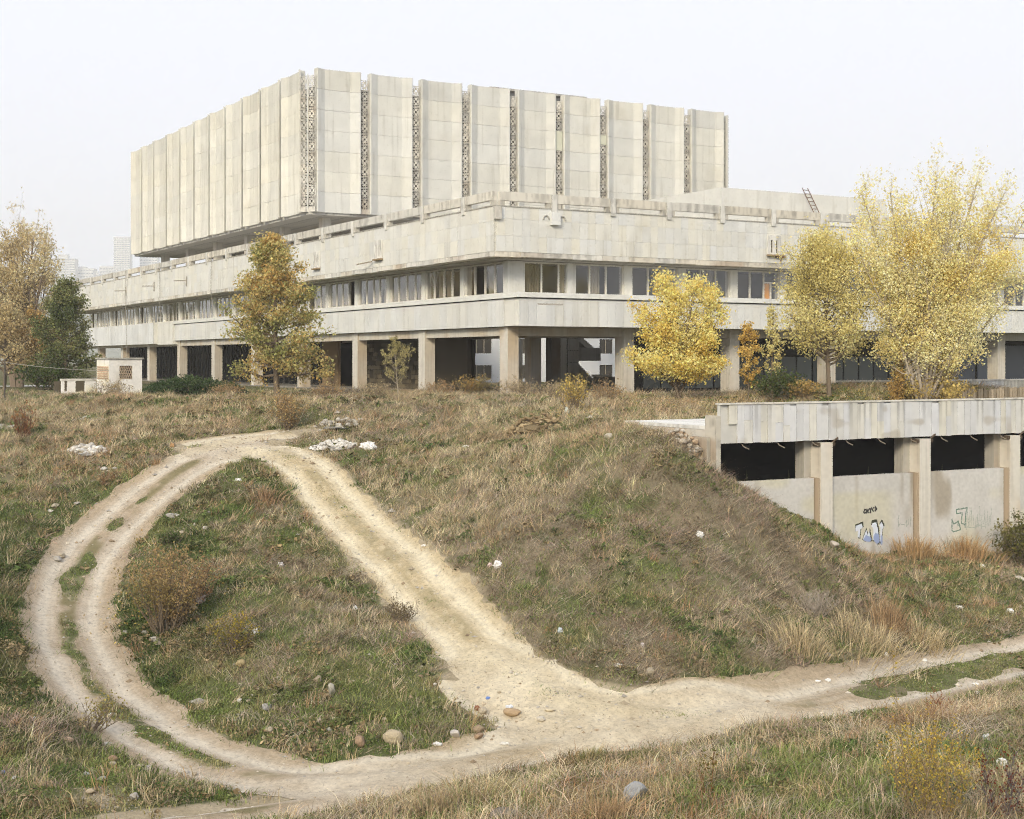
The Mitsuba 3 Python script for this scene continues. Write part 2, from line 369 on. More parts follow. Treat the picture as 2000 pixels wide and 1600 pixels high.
# where things grow: (pixel spot, radius in metres, kind, weight); kinds: 0 green, 1 straw, 2 grey-brown weeds, 3 rust, 4 dark green
KINDS = 5
patches = [(1350, 1080, 7, 2, 2.1), (1150, 1000, 6, 2, 1.5), (1500, 1130, 5, 2, 2.0), (1250, 980, 5, 0, 1.0), (1000, 1000, 5, 1, 1.2), (1050, 900, 6, 1, 1.2), (900, 980, 4, 1, 1.4), (1400, 1180, 4, 2, 1.6), (1650, 1160, 4, 2, 1.2), (1850, 1150, 4, 3, 0.3), (1900, 1200, 4, 0, 1.2),
           (1700, 1250, 2.5, 1, 2.5), (1600, 1240, 2.5, 1, 2.2), (1450, 1300, 3, 0, 2.0), (1250, 1300, 3, 2, 1.0), (1150, 1230, 3, 0, 1.0), (450, 1050, 4, 0, 2.2), (400, 980, 3, 4, 1.0), (560, 1180, 4, 0, 1.2), (600, 1090, 3, 2, 1.1), (700, 1200, 3, 2, 1.3), (650, 1280, 3, 2, 1.0), (600, 1400, 4, 0, 3.0), (800, 1380, 3, 0, 1.6), (450, 1330, 3, 0, 1.8), (520, 960, 2, 3, 0.5),
           (50, 1000, 5, 0, 1.6), (40, 1080, 4.5, 4, 5.0), (10, 1230, 5, 4, 8.0), (30, 1330, 3.5, 4, 5.0), (100, 1450, 3, 4, 1.2), (80, 1540, 3, 0, 1.5), (250, 1520, 3, 0, 3.0), (50, 1420, 2, 2, 1.0), (120, 910, 4, 3, 0.8), (60, 920, 5, 1, 1.0), (200, 940, 3, 0, 1.2),
           (900, 830, 8, 1, 1.4), (700, 820, 5, 2, 1.0), (500, 810, 6, 1, 1.2), (300, 810, 8, 1, 1.8), (100, 800, 8, 1, 1.6), (450, 830, 4, 0, 1.0), (1250, 800, 6, 1, 2.0), (1100, 870, 4, 0, 1.0), (1200, 930, 4, 2, 1.0),
           (1000, 1560, 3, 0, 1.0), (850, 1570, 2, 1, 1.4), (1200, 1570, 2.5, 3, 0.3), (1150, 1520, 1.6, 1, 1.0), (1500, 1480, 3, 0, 2.4), (1700, 1450, 2, 0, 1.6), (1450, 1570, 2.2, 0, 2.4), (1650, 1560, 2, 0, 1.2), (1850, 1400, 2.5, 1, 0.7), (1700, 1510, 2.5, 0, 2.4), (1300, 1550, 2.5, 0, 1.8), (1900, 1500, 2, 0, 1.6), (1050, 1590, 2, 0, 1.2), (1950, 1420, 2, 2, 1.2), (1850, 1550, 2, 2, 0.8), (1350, 1590, 1.6, 3, 0.4),
           (1950, 1330, 2, 0, 3.0), (1800, 1310, 1.5, 0, 2.0), (1600, 1330, 2.5, 0, 2.0), (1400, 1080, 3, 0, 0.6), (1700, 1090, 2.0, 3, 0.8), (1850, 1085, 2.0, 3, 0.9)]
pc = [(G(p[0], p[1])[:2], p[2], p[3], p[4]) for p in patches]


def growth(q):
    w = np.tile([0.85, 0.36, 0.45, 0.05, 0.20], (len(q), 1))
    for c, r, k, a in pc:
        w[:, k] += a * np.exp(-((q - c) ** 2).sum(1) / r ** 2)
    for k in range(KINDS):
        w[:, k] *= np.exp(4.2 * hum(q, 0.45, 20 + k) + 3.0 * hum(q, 1.6, 30 + k))
    return w / w.sum(1, keepdims=True)


near = (xy[:, 1] > 5) & (xy[:, 1] < 140) & (np.abs(xy[:, 0]) < 70)
guv = np.tile([0.45, 0.1], (len(xy), 1))
gw = growth(xy[near])
guv[near, 0] = 0.1 + 0.9 * (gw[:, 0] + gw[:, 4])
bare = 0.9 * np.exp(-(np.maximum(rd - 1.2 - 0.5 * hum(xy, 0.8, 88), 0) / 0.6) ** 2)
for px, py, r, a in [(850, 1100, 1.8, 0.6), (900, 1180, 1.8, 0.5), (640, 1000, 1.5, 0.5), (580, 930, 1.5, 0.7), (790, 1000, 1.6, 0.5), (870, 1290, 1.5, 0.6), (1000, 1390, 2, 0.4), (700, 1120, 1.2, 0.5), (190, 1560, 1.2, 0.8), (650, 870, 2, 0.5), (1330, 866, 1.5, 0.4), (1180, 870, 1.2, 0.25),
                     (1280, 858, 0.8, 0.5), (1240, 872, 0.8, 0.5), (220, 1500, 0.8, 0.5), (620, 815, 3, 0.35), (1060, 1060, 1.5, 0.25), (150, 1140, 1.2, 0.3)]:
    c = G(px, py)[:2]
    bare = np.maximum(bare, a * np.exp(-((xy - c) ** 2).sum(1) / r ** 2))
in_strip = shapely.contains_xy(strip_poly.buffer(0.1), xy[:, 0], xy[:, 1])
bare = np.where(in_strip, bare * 0.45, bare)
guv[:, 1] = np.where(near, np.maximum(bare, 0.05), 0.15)
nx, ny = len(gx), len(gy)
ii, jj = np.meshgrid(np.arange(nx - 1), np.arange(ny - 1))
a0 = (jj * nx + ii).ravel()
gf = np.vstack([np.stack([a0, a0 + 1, a0 + 1 + nx], 1), np.stack([a0, a0 + 1 + nx, a0 + nx], 1)])
gv = np.c_[xy, hz]
struct('ground', (gv, gf), 'm_soil', smooth=True, uv=guv)

# the dirt road: the ground's own triangles inside the road's outline, a centimetre higher
shapely.prepare(road_poly)
tri = gv[gf]
tc = tri.mean(1)
cand = (np.abs(tc[:, 0]) < 46) & (tc[:, 1] > 12) & (tc[:, 1] < 104)
cand &= ctree.query(tc[:, :2], distance_upper_bound=4.5)[0] < 4.5
tri = tri[cand]
polyt = shapely.polygons(np.concatenate([tri[:, :, :2], tri[:, :1, :2]], 1))
full = shapely.contains(road_poly, polyt)
edge = shapely.intersects(road_poly, polyt) & ~full
rv = [tri[full].reshape(-1, 3)]
for t3, pt in zip(tri[edge], polyt[edge]):
    g = road_poly.intersection(pt)
    A = np.linalg.solve(np.c_[t3[:, :2], np.ones(3)], t3[:, 2])
    for q in getattr(g, 'geoms', [g]):
        if q.geom_type != 'Polygon' or q.area < 1e-4: continue
        c = np.array(q.exterior.coords)[:-1]
        if q.exterior.is_ccw is False: c = c[::-1]
        z = c @ A[:2] + A[2]
        c3 = np.c_[c, z]
        rv.append(np.concatenate([[c3[0], c3[i], c3[i + 1]] for i in range(1, len(c3) - 1)]).reshape(-1, 3))
rv = np.vstack(rv)
rv[:, 2] += 0.012
vv, inv = np.unique(np.round(rv, 4), axis=0, return_inverse=True)
rl, _, rid = lateral(vv[:, :2])
# how much of the straight lane's yellow clay: by distance to each lane, blended
dl = [cKDTree(lines[k]).query(vv[:, :2])[0] for k in lines]
yw = sum(roads[k][2] / (0.3 + d) ** 2 for k, d in zip(lines, dl)) / sum(1 / (0.3 + d) ** 2 for d in dl)
yw = np.maximum(yw, 0.6 * np.exp(-((vv[:, :2] - P(1200, 1430, 41.8)[:2]) ** 2).sum(1) / 70))
d2_ = np.sort(np.stack(dl), axis=0)[1]
w_ = sstep(3.6, 1.6, d2_)
rl = np.abs(rl) * (1 - w_) + 0.64 * w_
struct('dirt_road', (vv, inv.reshape(-1, 3)), 'm_dirt', smooth=True, uv=np.c_[rl, yw])
# ---------------------------------------------------------------- the concrete building
B = thing('concrete_building', 'abandoned concrete office building with a ribbed upper block over long pale bands on pillars', 'building')
LE, RE = 118.5, 74.0                      # lengths of the left and right face


def tone(lo=0.90, hi=1.06, warm=(0.2, 0.8)): return np.array([rng.uniform(lo, hi), rng.uniform(*warm)])


def bpart(name, meshes, mat, parent=B, **kw):
    return part(parent, name, cat(meshes) if isinstance(meshes, list) else meshes, mat, **kw)


# ground floor: pillars on a 12 x 9 m grid, beams, slabs
for k in range(10):
    bpart('pillar', lb(0, 0.8, 12 * k, 12 * k + 1.05, -0.6, 4.48), 'm_column', uv=[rng.uniform(0.92, 1.05), rng.uniform(0.3, 0.9)])
for i in range(1, 9):
    bpart('pillar', lb(9 * i - 0.05, 9 * i + 0.8, 0, 1.05, -0.6, 4.48), 'm_column', uv=[rng.uniform(0.9, 1.05), rng.uniform(0.3, 1.0)])
for i, k in [(0.78, 9), (0.78, 21), (0.78, 35), (1.9, 9), (2.8, 9), (3.8, 9), (1.67, 19.3), (2.35, 36), (3.4, 17)]:
    bpart('inner_pillar', lb(9 * i, 9 * i + 0.85, k, k + 0.9, -0.6, 4.3), 'm_column', uv=[rng.uniform(0.6, 0.8), 1.0])
bpart('edge_beam', [lb(0.12, 0.62, 1.07, LE, 3.92, 4.47)], 'm_column', uv=[0.95, 0.6])
bpart('edge_beam', [lb(0.82, RE, 0.15, 0.62, 3.92, 4.47)], 'm_column', uv=[0.85, 0.7])
bpart('edge_beam', [lb(6.4, 6.8, 0.7, LE, 3.95, 4.46), lb(7, RE, 8.0, 8.4, 3.95, 4.46)], 'm_column', uv=[0.7, 0.7])
SLAB = [lb(0.3, 16, -1.6, LE, 4.49, 4.85), lb(16.02, RE, -1.6, 16, 4.49, 4.85)]
bpart('floor_slab', SLAB, 'm_column', uv=[0.82, 0.4])
bpart('plinth', [lb(-0.9, 16, -0.9, LE, -0.8, 0.03), lb(16.02, RE, -0.9, 16, -0.8, 0.03)], 'm_worn', uv=[0.5, 0.8])

# lower band with its sill ledge
def bandslabs(parent, name, face, at, L0, L1, w, z0, z1, d=0.06, lo=0.96, hi=1.04, warm=(0.05, 0.6), skip=None, n=300):
    x, c = L0, 0
    zs = z0 if np.ndim(z0) else [z0, z1]
    rest = []
    while x < L1 - 0.02:
        ww = min(w * rng.uniform(0.92, 1.08), L1 - x)
        for a, b in zip(zs[:-1], zs[1:]):
            if skip and skip(x, x + ww, a, b): continue
            e = rng.uniform(0, 0.012)
            bx = lb(at - d - e, at, x + 0.0035, x + ww - 0.0035, a + 0.0035, b - 0.0035) if face == 'L' else lb(x + 0.0035, x + ww - 0.0035, at - d - e, at, a + 0.0035, b - 0.0035)
            uvv = tone(lo, hi, warm)
            if c < n: part(parent, name, bx, 'm_facade', uv=uvv)
            else: rest.append((bx, uvv))
            c += 1
        x += ww
    if rest:
        m = cat([r[0] for r in rest])
        k = part(parent, 'far_' + name, m, 'm_facade', uv=np.vstack([np.tile(r[1], (8, 1)) for r in rest]))
        labels[k] = {'kind': 'stuff'}


lower = bpart('lower_band', [lb(-0.24, 0.25, -1.24, 72.99, 4.52, 6.25), lb(-0.24, RE, -1.79, -1.26, 4.52, 6.25), lb(-0.9, 0.24, 79.0, LE - 5, 4.2, 6.58), lb(-0.5, 0.24, 73.01, 78.98, 4.1, 6.59)], 'm_facade', uv=[1.0, 0.5])
bandslabs(lower, 'slab', 'L', -0.25, 0, 73, 1.0, 4.5, 6.22, warm=(0.0, 0.35), n=80)
bandslabs(lower, 'slab', 'R', -1.80, -0.2, 50, 0.66, 4.5, 6.22, warm=(0.0, 0.4), n=160)
bandslabs(lower, 'end_slab', 'L', -0.92, 79.1, LE - 5, 1.5, 4.2, 6.56, lo=0.98, hi=1.06, warm=(0.0, 0.1))
bpart('sill_ledge', [lb(-0.46, 0.3, -1.24, 73, 6.3, 6.62), lb(-0.46, RE, -2.02, 0.3, 6.31, 6.63)], 'm_facade', uv=[1.08, 0.25])
bpart('floor_slab', [lb(0.32, 16, 0.32, LE, 6.0, 6.3), lb(16.02, RE, 0.32, 16, 6.0, 6.3)], 'm_column', uv=[0.7, 0.3])
k = bpart('tag_stain', [lb(1.1, 3.0, -1.885, -1.87, 5.85, 5.95)], 'm_paint', color=(0.42, 0.40, 0.36))

# window storey
WZ0, WZ1 = 6.62, 8.72
def window(face, a, kind):
    """one bay of the ribbon: pillar, frame with mullions, panes, what hangs behind"""
    L = 6.0 if face == 'L' else 4.5
    pw = 0.62 if face == 'L' else 0.66
    def bb(s0, s1, d0, d1, z0, z1): return lb(d0, d1, s0, s1, z0, z1) if face == 'L' else lb(s0, s1, d0, d1, z0, z1)
    bpart('window_pillar', bb(a, a + pw, 0.0, 0.6, WZ0 + 0.003, WZ1), 'm_facade', uv=tone(0.95, 1.1, (0.3, 0.7)))
    w0, w1 = a + pw, a + L
    n = 4 if face == 'L' else 3
    cuts = np.linspace(w0, w1, n + 1)
    cuts[1:-1] += rng.uniform(-0.16, 0.16, n - 1)
    fr = [bb(w0 + 0.003, w1 - 0.003, 0.14, 0.24, WZ0 + 0.003, WZ0 + 0.09), bb(w0 + 0.003, w1 - 0.003, 0.14, 0.24, WZ1 - 0.1, WZ1 - 0.003)]
    for c in cuts[1:-1]: fr.append(bb(c - 0.05, c + 0.05, 0.12, 0.26, WZ0 + 0.095, WZ1 - 0.105))
    fr += [bb(w0 + 0.004, w0 + 0.07, 0.13, 0.25, WZ0 + 0.095, WZ1 - 0.105), bb(w1 - 0.07, w1 - 0.004, 0.13, 0.25, WZ0 + 0.095, WZ1 - 0.105)]
    if kind == 'door':
        fr += [bb(cuts[2] + 0.055, w1 - 0.075, 0.13, 0.25, 7.85, 7.95), bb(cuts[2] + 0.6, cuts[2] + 0.7, 0.13, 0.25, WZ0 + 0.095, 7.848)]
    win = bpart('window', fr, 'm_paint', color=np.array([0.72, 0.70, 0.64]) * rng.uniform(0.9, 1.05))
    for i in range(n):
        s0, s1 = cuts[i] + 0.051, cuts[i + 1] - 0.051
        if rng.random() < 0.07: continue
        v = bb(s0, s1, 0.185, 0.19, WZ0 + 0.092, WZ1 - 0.102)
        sheet = (v[0][[0, 3, 7, 4]] if face == 'L' else v[0][[0, 1, 5, 4]], np.array([[0, 1, 2], [0, 2, 3]]))
        part(win, 'pane', sheet, 'm_glass')
        if kind in ('curtain', 'mixed') and (kind == 'curtain' or rng.random() < 0.55) and rng.random() < 0.93:
            m = 14
            s = np.linspace(s0 - 0.03, s1 + 0.03 if rng.random() < 0.7 else s0 + (s1 - s0) * rng.uniform(0.5, 0.9), m)
            dep = 0.36 + 0.05 * np.sin(s * rng.uniform(18, 30) + rng.uniform(0, 6)) + 0.02 * rng.standard_normal(m)
            q = np.array([[(d, t, z) if face == 'L' else (t, d, z) for t, d in zip(s, dep)] for z in (WZ0 + 0.05, WZ1 - 0.01)]).reshape(-1, 3)
            i0 = np.arange(m - 1)
            f = np.vstack([np.stack([i0, i0 + 1, i0 + 1 + m], 1), np.stack([i0, i0 + 1 + m, i0 + m], 1)])
            part(win, 'curtain', loc((q, f)), 'm_paint', color=np.array([0.30, 0.27, 0.205]) * rng.uniform(0.7, 1.1))
    if kind == 'door':
        part(win, 'board', bb(cuts[2] + 0.06, cuts[2] + 0.595, 0.26, 0.3, WZ0 + 0.1, 7.84), 'm_paint', color=(0.62, 0.30, 0.07))


for k in range(19): window('L', 6 * k + (0.001 if k else 0), 'curtain' if k not in (0, 1, 3) else 'mixed')
for k in range(16): window('R', 4.5 * k + (0.61 if k == 0 else 0.0), ['mixed', 'mixed', 'dark', 'mixed', 'dark', 'dark'][k % 6] if k != 4 else 'door')
bpart('inner_wall', [lb(3.4, 3.6, 3.6, LE, 6.31, 8.74), lb(3.62, RE, 3.4, 3.6, 6.31, 8.74)], 'm_paint', color=(0.36, 0.33, 0.27))
for s in range(2, 19): bpart('partition', lb(0.62, 3.38, 6 * s + 0.2, 6 * s + 0.35, 6.31, 8.74), 'm_paint', color=(0.42, 0.39, 0.32))
for s in range(2, 16): bpart('partition', lb(4.5 * s + 0.2, 4.5 * s + 0.35, 0.62, 3.38, 6.31, 8.74), 'm_paint', color=(0.34, 0.34, 0.30))

# upper fascia with canopy edge and roof rail
FZ0, FZ1 = 9.16, 12.0
fas = bpart('upper_fascia', [lb(-1.84, -1.2, -1.19, LE + 1, FZ0 - 0.02, FZ1 - 0.04), lb(-1.84, RE, -1.64, -1.2, FZ0 - 0.02, FZ1 - 0.04)], 'm_facade', uv=[0.95, 0.6])
Lsc, Rsc = [(15.0, 16.3), (27.0, 28.3), (39.0, 40.3)], [(19.85, 21.05), (37.8, 39.0)]
cut = lambda spans: (lambda a, b, z0, z1: z0 < 11.0 and any(a < s1 and b > s0 for s0, s1 in spans))
bandslabs(fas, 'slab', 'L', -1.86, -1.6, LE + 1, 0.95, [FZ0, 10.15, 11.05, FZ1], None, lo=0.965, hi=1.035, warm=(0.25, 0.75), n=130)
bandslabs(fas, 'slab', 'R', -1.66, -1.8, 50, 0.62, [FZ0, 10.15, 11.2, FZ1], None, lo=0.95, hi=1.04, warm=(0.1, 0.9), n=240)
CZ = 8.80
segs = []
for face, L in (('L', LE + 1), ('R', RE)):                  # canopy edge, worn and chipped
    x = -1.95 if face == 'R' else -1.78
    while x < L:
        l = min(rng.uniform(1.0, 4.0), L - x)
        e, dz = rng.uniform(0.0, 0.06), rng.uniform(0, 0.05)
        bx = (-2.02 + e, -1.2, x, x + l - 0.01, CZ + dz, FZ0 - 0.03) if face == 'L' else (x, x + l - 0.01, -1.84 + e, -1.2, CZ + dz, FZ0 - 0.03)
        k = bpart('canopy_edge', lb(*bx), 'm_worn', uv=[rng.uniform(0.95, 1.25), rng.choice([0.2, 0.5, 1.0])])
        x += l
bpart('canopy_soffit', [lb(-1.19, 16, -1.19, LE + 0.9, 8.76, 9.1), lb(16.02, RE, -1.19, 16, 8.76, 9.1)], 'm_worn', uv=[0.85, 0.3])
bpart('roof_slab', [lb(-1.18, 16, -1.18, LE + 0.9, 11.5, 11.9), lb(16.02, RE, -1.18, 16, 11.5, 11.9), lb(0, RE, 54.3, LE + 0.9, 11.49, 11.89)], 'm_worn', uv=[0.8, 0.3])
# rail: posts at half bays, beams between them, open slots below
RZ0, RZ1 = 12.36, 12.92
def rail(face, at, posts, thick=0.32):
    for a, b in zip(posts[:-1], posts[1:]):
        z = rng.uniform(-0.03, 0.03)
        g = lambda s0, s1, d0, d1, z0, z1: lb(d0, d1, s0, s1, z0, z1) if face == 'L' else lb(s0, s1, d0, d1, z0, z1)
        bpart('roof_rail', g(a + 0.19, b - 0.19, at, at + thick, RZ0 + z, RZ1 + z), 'm_worn', uv=[rng.uniform(0.95, 1.15), rng.choice([0.3, 0.6, 0.9])])
        [bpart('rail_stub', st_, 'm_worn', uv=[0.9, 0.7]) for st_ in (g(a + 0.19, a + 0.55, at + 0.04, at + thick, FZ1 + 0.031, RZ0 + z - 0.002), g(b - 0.5, b - 0.19, at + 0.04, at + thick, FZ1 + 0.031, RZ0 + z - 0.002))]
    for a in posts[1:]:
        bpart('rail_post', g(a - 0.185, a + 0.185, at - 0.10, at + thick + 0.05, FZ1 - 0.25, RZ1 - 0.02), 'm_worn', uv=[rng.uniform(1.1, 1.3), 0.1])


rail('L', -1.93, [-1.62] + [2.4 + 6 * i for i in range(20)])
rail('R', -1.74, [-1.72, 2.4] + [2.4 + 4.5 * i for i in range(1, 16)])
bpart('roof_curb', [lb(-1.98, -1.55, -1.3, LE + 1, FZ1 - 0.035, FZ1 + 0.03), lb(-1.98, RE, -1.78, -1.32, FZ1 - 0.035, FZ1 + 0.03)], 'm_worn', uv=[0.75, 0.5])
# vent blocks on the fascia
def vent(face, a, w, z0=9.75, z1=11.1, at=None):
    ap = sg.box(0, 0, w, z1 - z0).difference(so.unary_union([sg.box(w * 0.22, 0.12, w * 0.37, 1.0), sg.box(w * 0.63, 0.12, w * 0.78, 1.0)]))
    base = -1.935 if face == 'L' else -1.735
    ax = (lambda p, q, h: tuple(loc((np.stack([base - h, a + p, z0 + q], 1), BOXF))[0].T)) if face == 'L' else (lambda p, q, h: tuple(loc((np.stack([a + p, base - h, z0 + q], 1), BOXF))[0].T))
    v = bpart('vent_block', prism(ap, 0, 0.13, ax), 'm_worn', uv=[1.25, 0.15])
    g = lambda s0, s1, d0, d1, q0, q1: lb(base - d1, base - d0, s0, s1, q0, q1) if face == 'L' else lb(s0, s1, base - d1, base - d0, q0, q1)
    part(v, 'slot_shade_sheet', cat([g(a + w * 0.2, a + w * 0.4, 0.004, 0.01, z0 + 0.1, z0 + 1.02), g(a + w * 0.6, a + w * 0.8, 0.004, 0.01, z0 + 0.1, z0 + 1.02)]), 'm_paint', color=(0.10, 0.085, 0.06))  # dark sheets painted in place of the shade inside the slots
    part(v, 'lip', g(a - 0.05, a + w + 0.02, 0.02, 0.26, z0 - 0.12, z0 - 0.003), 'm_paint', color=(0.30, 0.22, 0.14))


for a, b in Lsc: vent('L', a, 1.25)
for a, b in Rsc: vent('R', a, 1.15)
v = bpart('vent_stub', [lb(2.1, 2.75, -2.0, -1.74, 10.95, 11.75)], 'm_facade', uv=[1.05, 0.1])
t_ = np.linspace(0, np.pi, 9)
for s in (1, -1):
    c0 = 2.42 + s * 0.62
    q = np.stack([c0 + 0.2 * np.cos(t_), np.full(9, -1.78), 11.3 + 0.25 * np.sin(t_)], 1)
    part(v, 'arch', loc(tube(q, 0.045, 6)), 'm_worn', uv=[0.8, 0.4])
bpart('corner_stub', [lb(-2.02, -1.5, -1.94, -1.73, 11.15, 11.93)], 'm_worn', uv=[1.1, 0.4])
bpart('drain_pipe', [loc(tube([(20.95, -1.95, 9.75), (20.95, -1.9, 9.2)], 0.045, 6)), lb(20.6, 21.4, -1.95, -1.7, 9.55, 9.72)], 'm_paint', color=(0.20, 0.12, 0.07))
bpart('hanging_bar', [loc(tube([(-2.1, 16.6, 9.6), (-2.7, 17.9, 9.45)], 0.05, 6))], 'm_paint', color=(0.33, 0.28, 0.22))
for s in (63.0, 75.0, 87.0):
    bpart('bracket', [loc(tube([(-1.95, s, 10.5), (-3.3, s, 10.45)], 0.05, 5)), loc(tube([(-2.0, s, 9.9), (-2.0, s, 10.95)], 0.05, 5))], 'm_paint', color=(0.34, 0.31, 0.26))
for s, z1, z0 in ((86.5, 12.9, 0.5), (72.5, 12.9, 6.5), (54.5, 12.9, 6.6), (37.5, 12.3, 9.0)):
    bpart('cable', loc(tube([(-2.1, s, z1), (-2.12, s + 0.1, 9.0), (-1.9, s, z0)], 0.028, 4)), 'm_paint', color=(0.34, 0.32, 0.28))

# ground floor rooms behind the pillars
bpart('room_wall', [lb(5, 5.3, 15, 33.7, 0.04, 4.3), lb(5.31, 14, 33.4, 33.7, 0.04, 4.3), lb(13.8, 14, 30.5, 33.38, 0.04, 4.3)], 'm_paint', color=(0.10, 0.085, 0.06))  # last piece is an added wall, set behind to keep the space dark
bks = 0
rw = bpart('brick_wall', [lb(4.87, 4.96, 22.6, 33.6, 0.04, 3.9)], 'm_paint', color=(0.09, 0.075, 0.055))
zz = 0.1
while zz < 3.7 and bks < 290:
    x = 22.7 + (0.3 if int(zz * 10) % 2 else 0)
    while x < 33.2:
        if rng.random() < 0.86 - 0.1 * zz:
            part(rw, 'brick', lb(4.80 - rng.uniform(0, 0.03), 4.865, x, x + 0.78, zz, zz + 0.33), 'm_paint', color=np.array([0.20, 0.165, 0.11]) * rng.uniform(0.6, 1.15)); bks += 1
        x += 0.82
    zz += 0.37
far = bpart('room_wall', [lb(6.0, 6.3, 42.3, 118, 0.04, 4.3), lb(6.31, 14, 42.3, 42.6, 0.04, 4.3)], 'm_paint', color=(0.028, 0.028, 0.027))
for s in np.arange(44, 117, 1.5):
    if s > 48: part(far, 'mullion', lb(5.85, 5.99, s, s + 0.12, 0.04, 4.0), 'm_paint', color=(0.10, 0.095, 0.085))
bpart('room_wall', [lb(4.4, 4.7, 38.6, 42.2, 0.04, 4.3)], 'm_paint', color=(0.30, 0.21, 0.12))
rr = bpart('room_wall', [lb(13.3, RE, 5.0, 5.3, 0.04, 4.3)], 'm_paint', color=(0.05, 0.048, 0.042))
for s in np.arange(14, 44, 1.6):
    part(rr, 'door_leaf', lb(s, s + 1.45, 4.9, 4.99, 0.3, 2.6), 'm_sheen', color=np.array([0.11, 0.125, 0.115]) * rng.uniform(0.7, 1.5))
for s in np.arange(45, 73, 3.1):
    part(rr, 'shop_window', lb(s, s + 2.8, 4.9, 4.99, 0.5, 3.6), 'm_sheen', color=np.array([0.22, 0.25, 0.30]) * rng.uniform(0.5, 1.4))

# courtyard wing: white wall with window rows, seen between the pillars
wing = bpart('court_wall', [lb(8, 72, 54.3, 54.6, 1.84, 3.1), lb(8, 72, 54.3, 54.6, 4.75, 11.48), lb(8, 72, 54.25, 54.6, -0.5, 0.35)] +
             [lb(s, s + 1.6, 54.28, 54.58, 0.352, 1.838) for s in np.arange(8, 72, 5.2)] + [lb(s, s + 1.6, 54.28, 54.58, 3.102, 4.748) for s in np.arange(8, 72, 5.2)] +
             [lb(38.9, 42.5, 54.1, 54.25, 0.4, 11)], 'm_paint', color=(0.80, 0.82, 0.86))
for s in np.arange(9.6, 70, 5.2):
    for z0, z1 in ((0.36, 1.83), (3.11, 4.74)):
        w_ = part(wing, 'window', cat([lb(s, s + 3.6, 54.45, 54.5, z0, z1)]), 'm_sheen', color=np.array([0.10, 0.09, 0.075]) * rng.uniform(0.5, 1.3))
        part(wing, 'glazing_bars', cat([lb(s + j * 0.9 - 0.04, s + j * 0.9 + 0.04, 54.38, 54.45, z0, z1) for j in range(1, 4)] + ([lb(s + 0.95, s + 1.75, 54.4, 54.44, z0 + 0.1, z1 - 0.1)] if rng.random() < 0.6 else [])), 'm_paint', color=(0.45, 0.40, 0.33))
# stair core in the courtyard
st = bpart('stair_core', [lb(18.26, 19.3, 22.0, 24.6, -0.3, 4.4)], 'm_paint', color=(0.20, 0.18, 0.14))
for z in np.arange(0.2, 4.0, 1.0):
    for j, x in enumerate((18.25, 18.79)):
        part(st, 'block', lb(x, x + 0.52, 21.93, 21.99, z + 0.01, z + 0.97), 'm_column', uv=[rng.uniform(0.5, 0.75), 0.5])
part(st, 'landing', lb(19.32, 21.5, 21.9, 24.6, 2.3, 3.4), 'm_column', uv=[0.55, 0.6])
def flight(u0, u1, z0, z1):
    n = 9
    pts = [(u0, z0 - 0.5)]
    for i in range(n): pts += [(u0 + (u1 - u0) * i / n, z0 + (z1 - z0) * (i + 1) / n - (0 if z1 > z0 else (z1 - z0) / n)), (u0 + (u1 - u0) * (i + 1) / n, z0 + (z1 - z0) * (i + 1) / n - (0 if z1 > z0 else (z1 - z0) / n))]
    pts += [(u1, z1 - 0.5)]
    return prism(sg.Polygon(pts).buffer(0), 22.3, 23.8, lambda a, b, h: tuple(loc((np.stack([a, h, b], 1), BOXF))[0].T))
part(st, 'pier', lb(17.55, 18.15, 22.0, 22.8, -0.3, 4.4), 'm_column', uv=[1.0, 0.1])
part(st, 'flight', flight(19.5, 21.0, 2.0, 0.7), 'm_column', uv=[0.6, 0.5])
part(st, 'flight', flight(19.6, 21.0, 4.45, 3.42), 'm_column', uv=[0.75, 0.3])
part(st, 'low_wall', prism(sg.box(20.6, 0.0, 24.6, 0.95).difference(sg.Point(23.3, 0.5).buffer(0.4)), 21.4, 21.7, lambda a, b, h: tuple(loc((np.stack([a, h, b], 1), BOXF))[0].T)), 'm_column', uv=[0.5, 0.6])
part(st, 'coping', lb(20.5, 22.2, 21.3, 21.8, 0.955, 1.15), 'm_paint', color=(0.66, 0.64, 0.58))

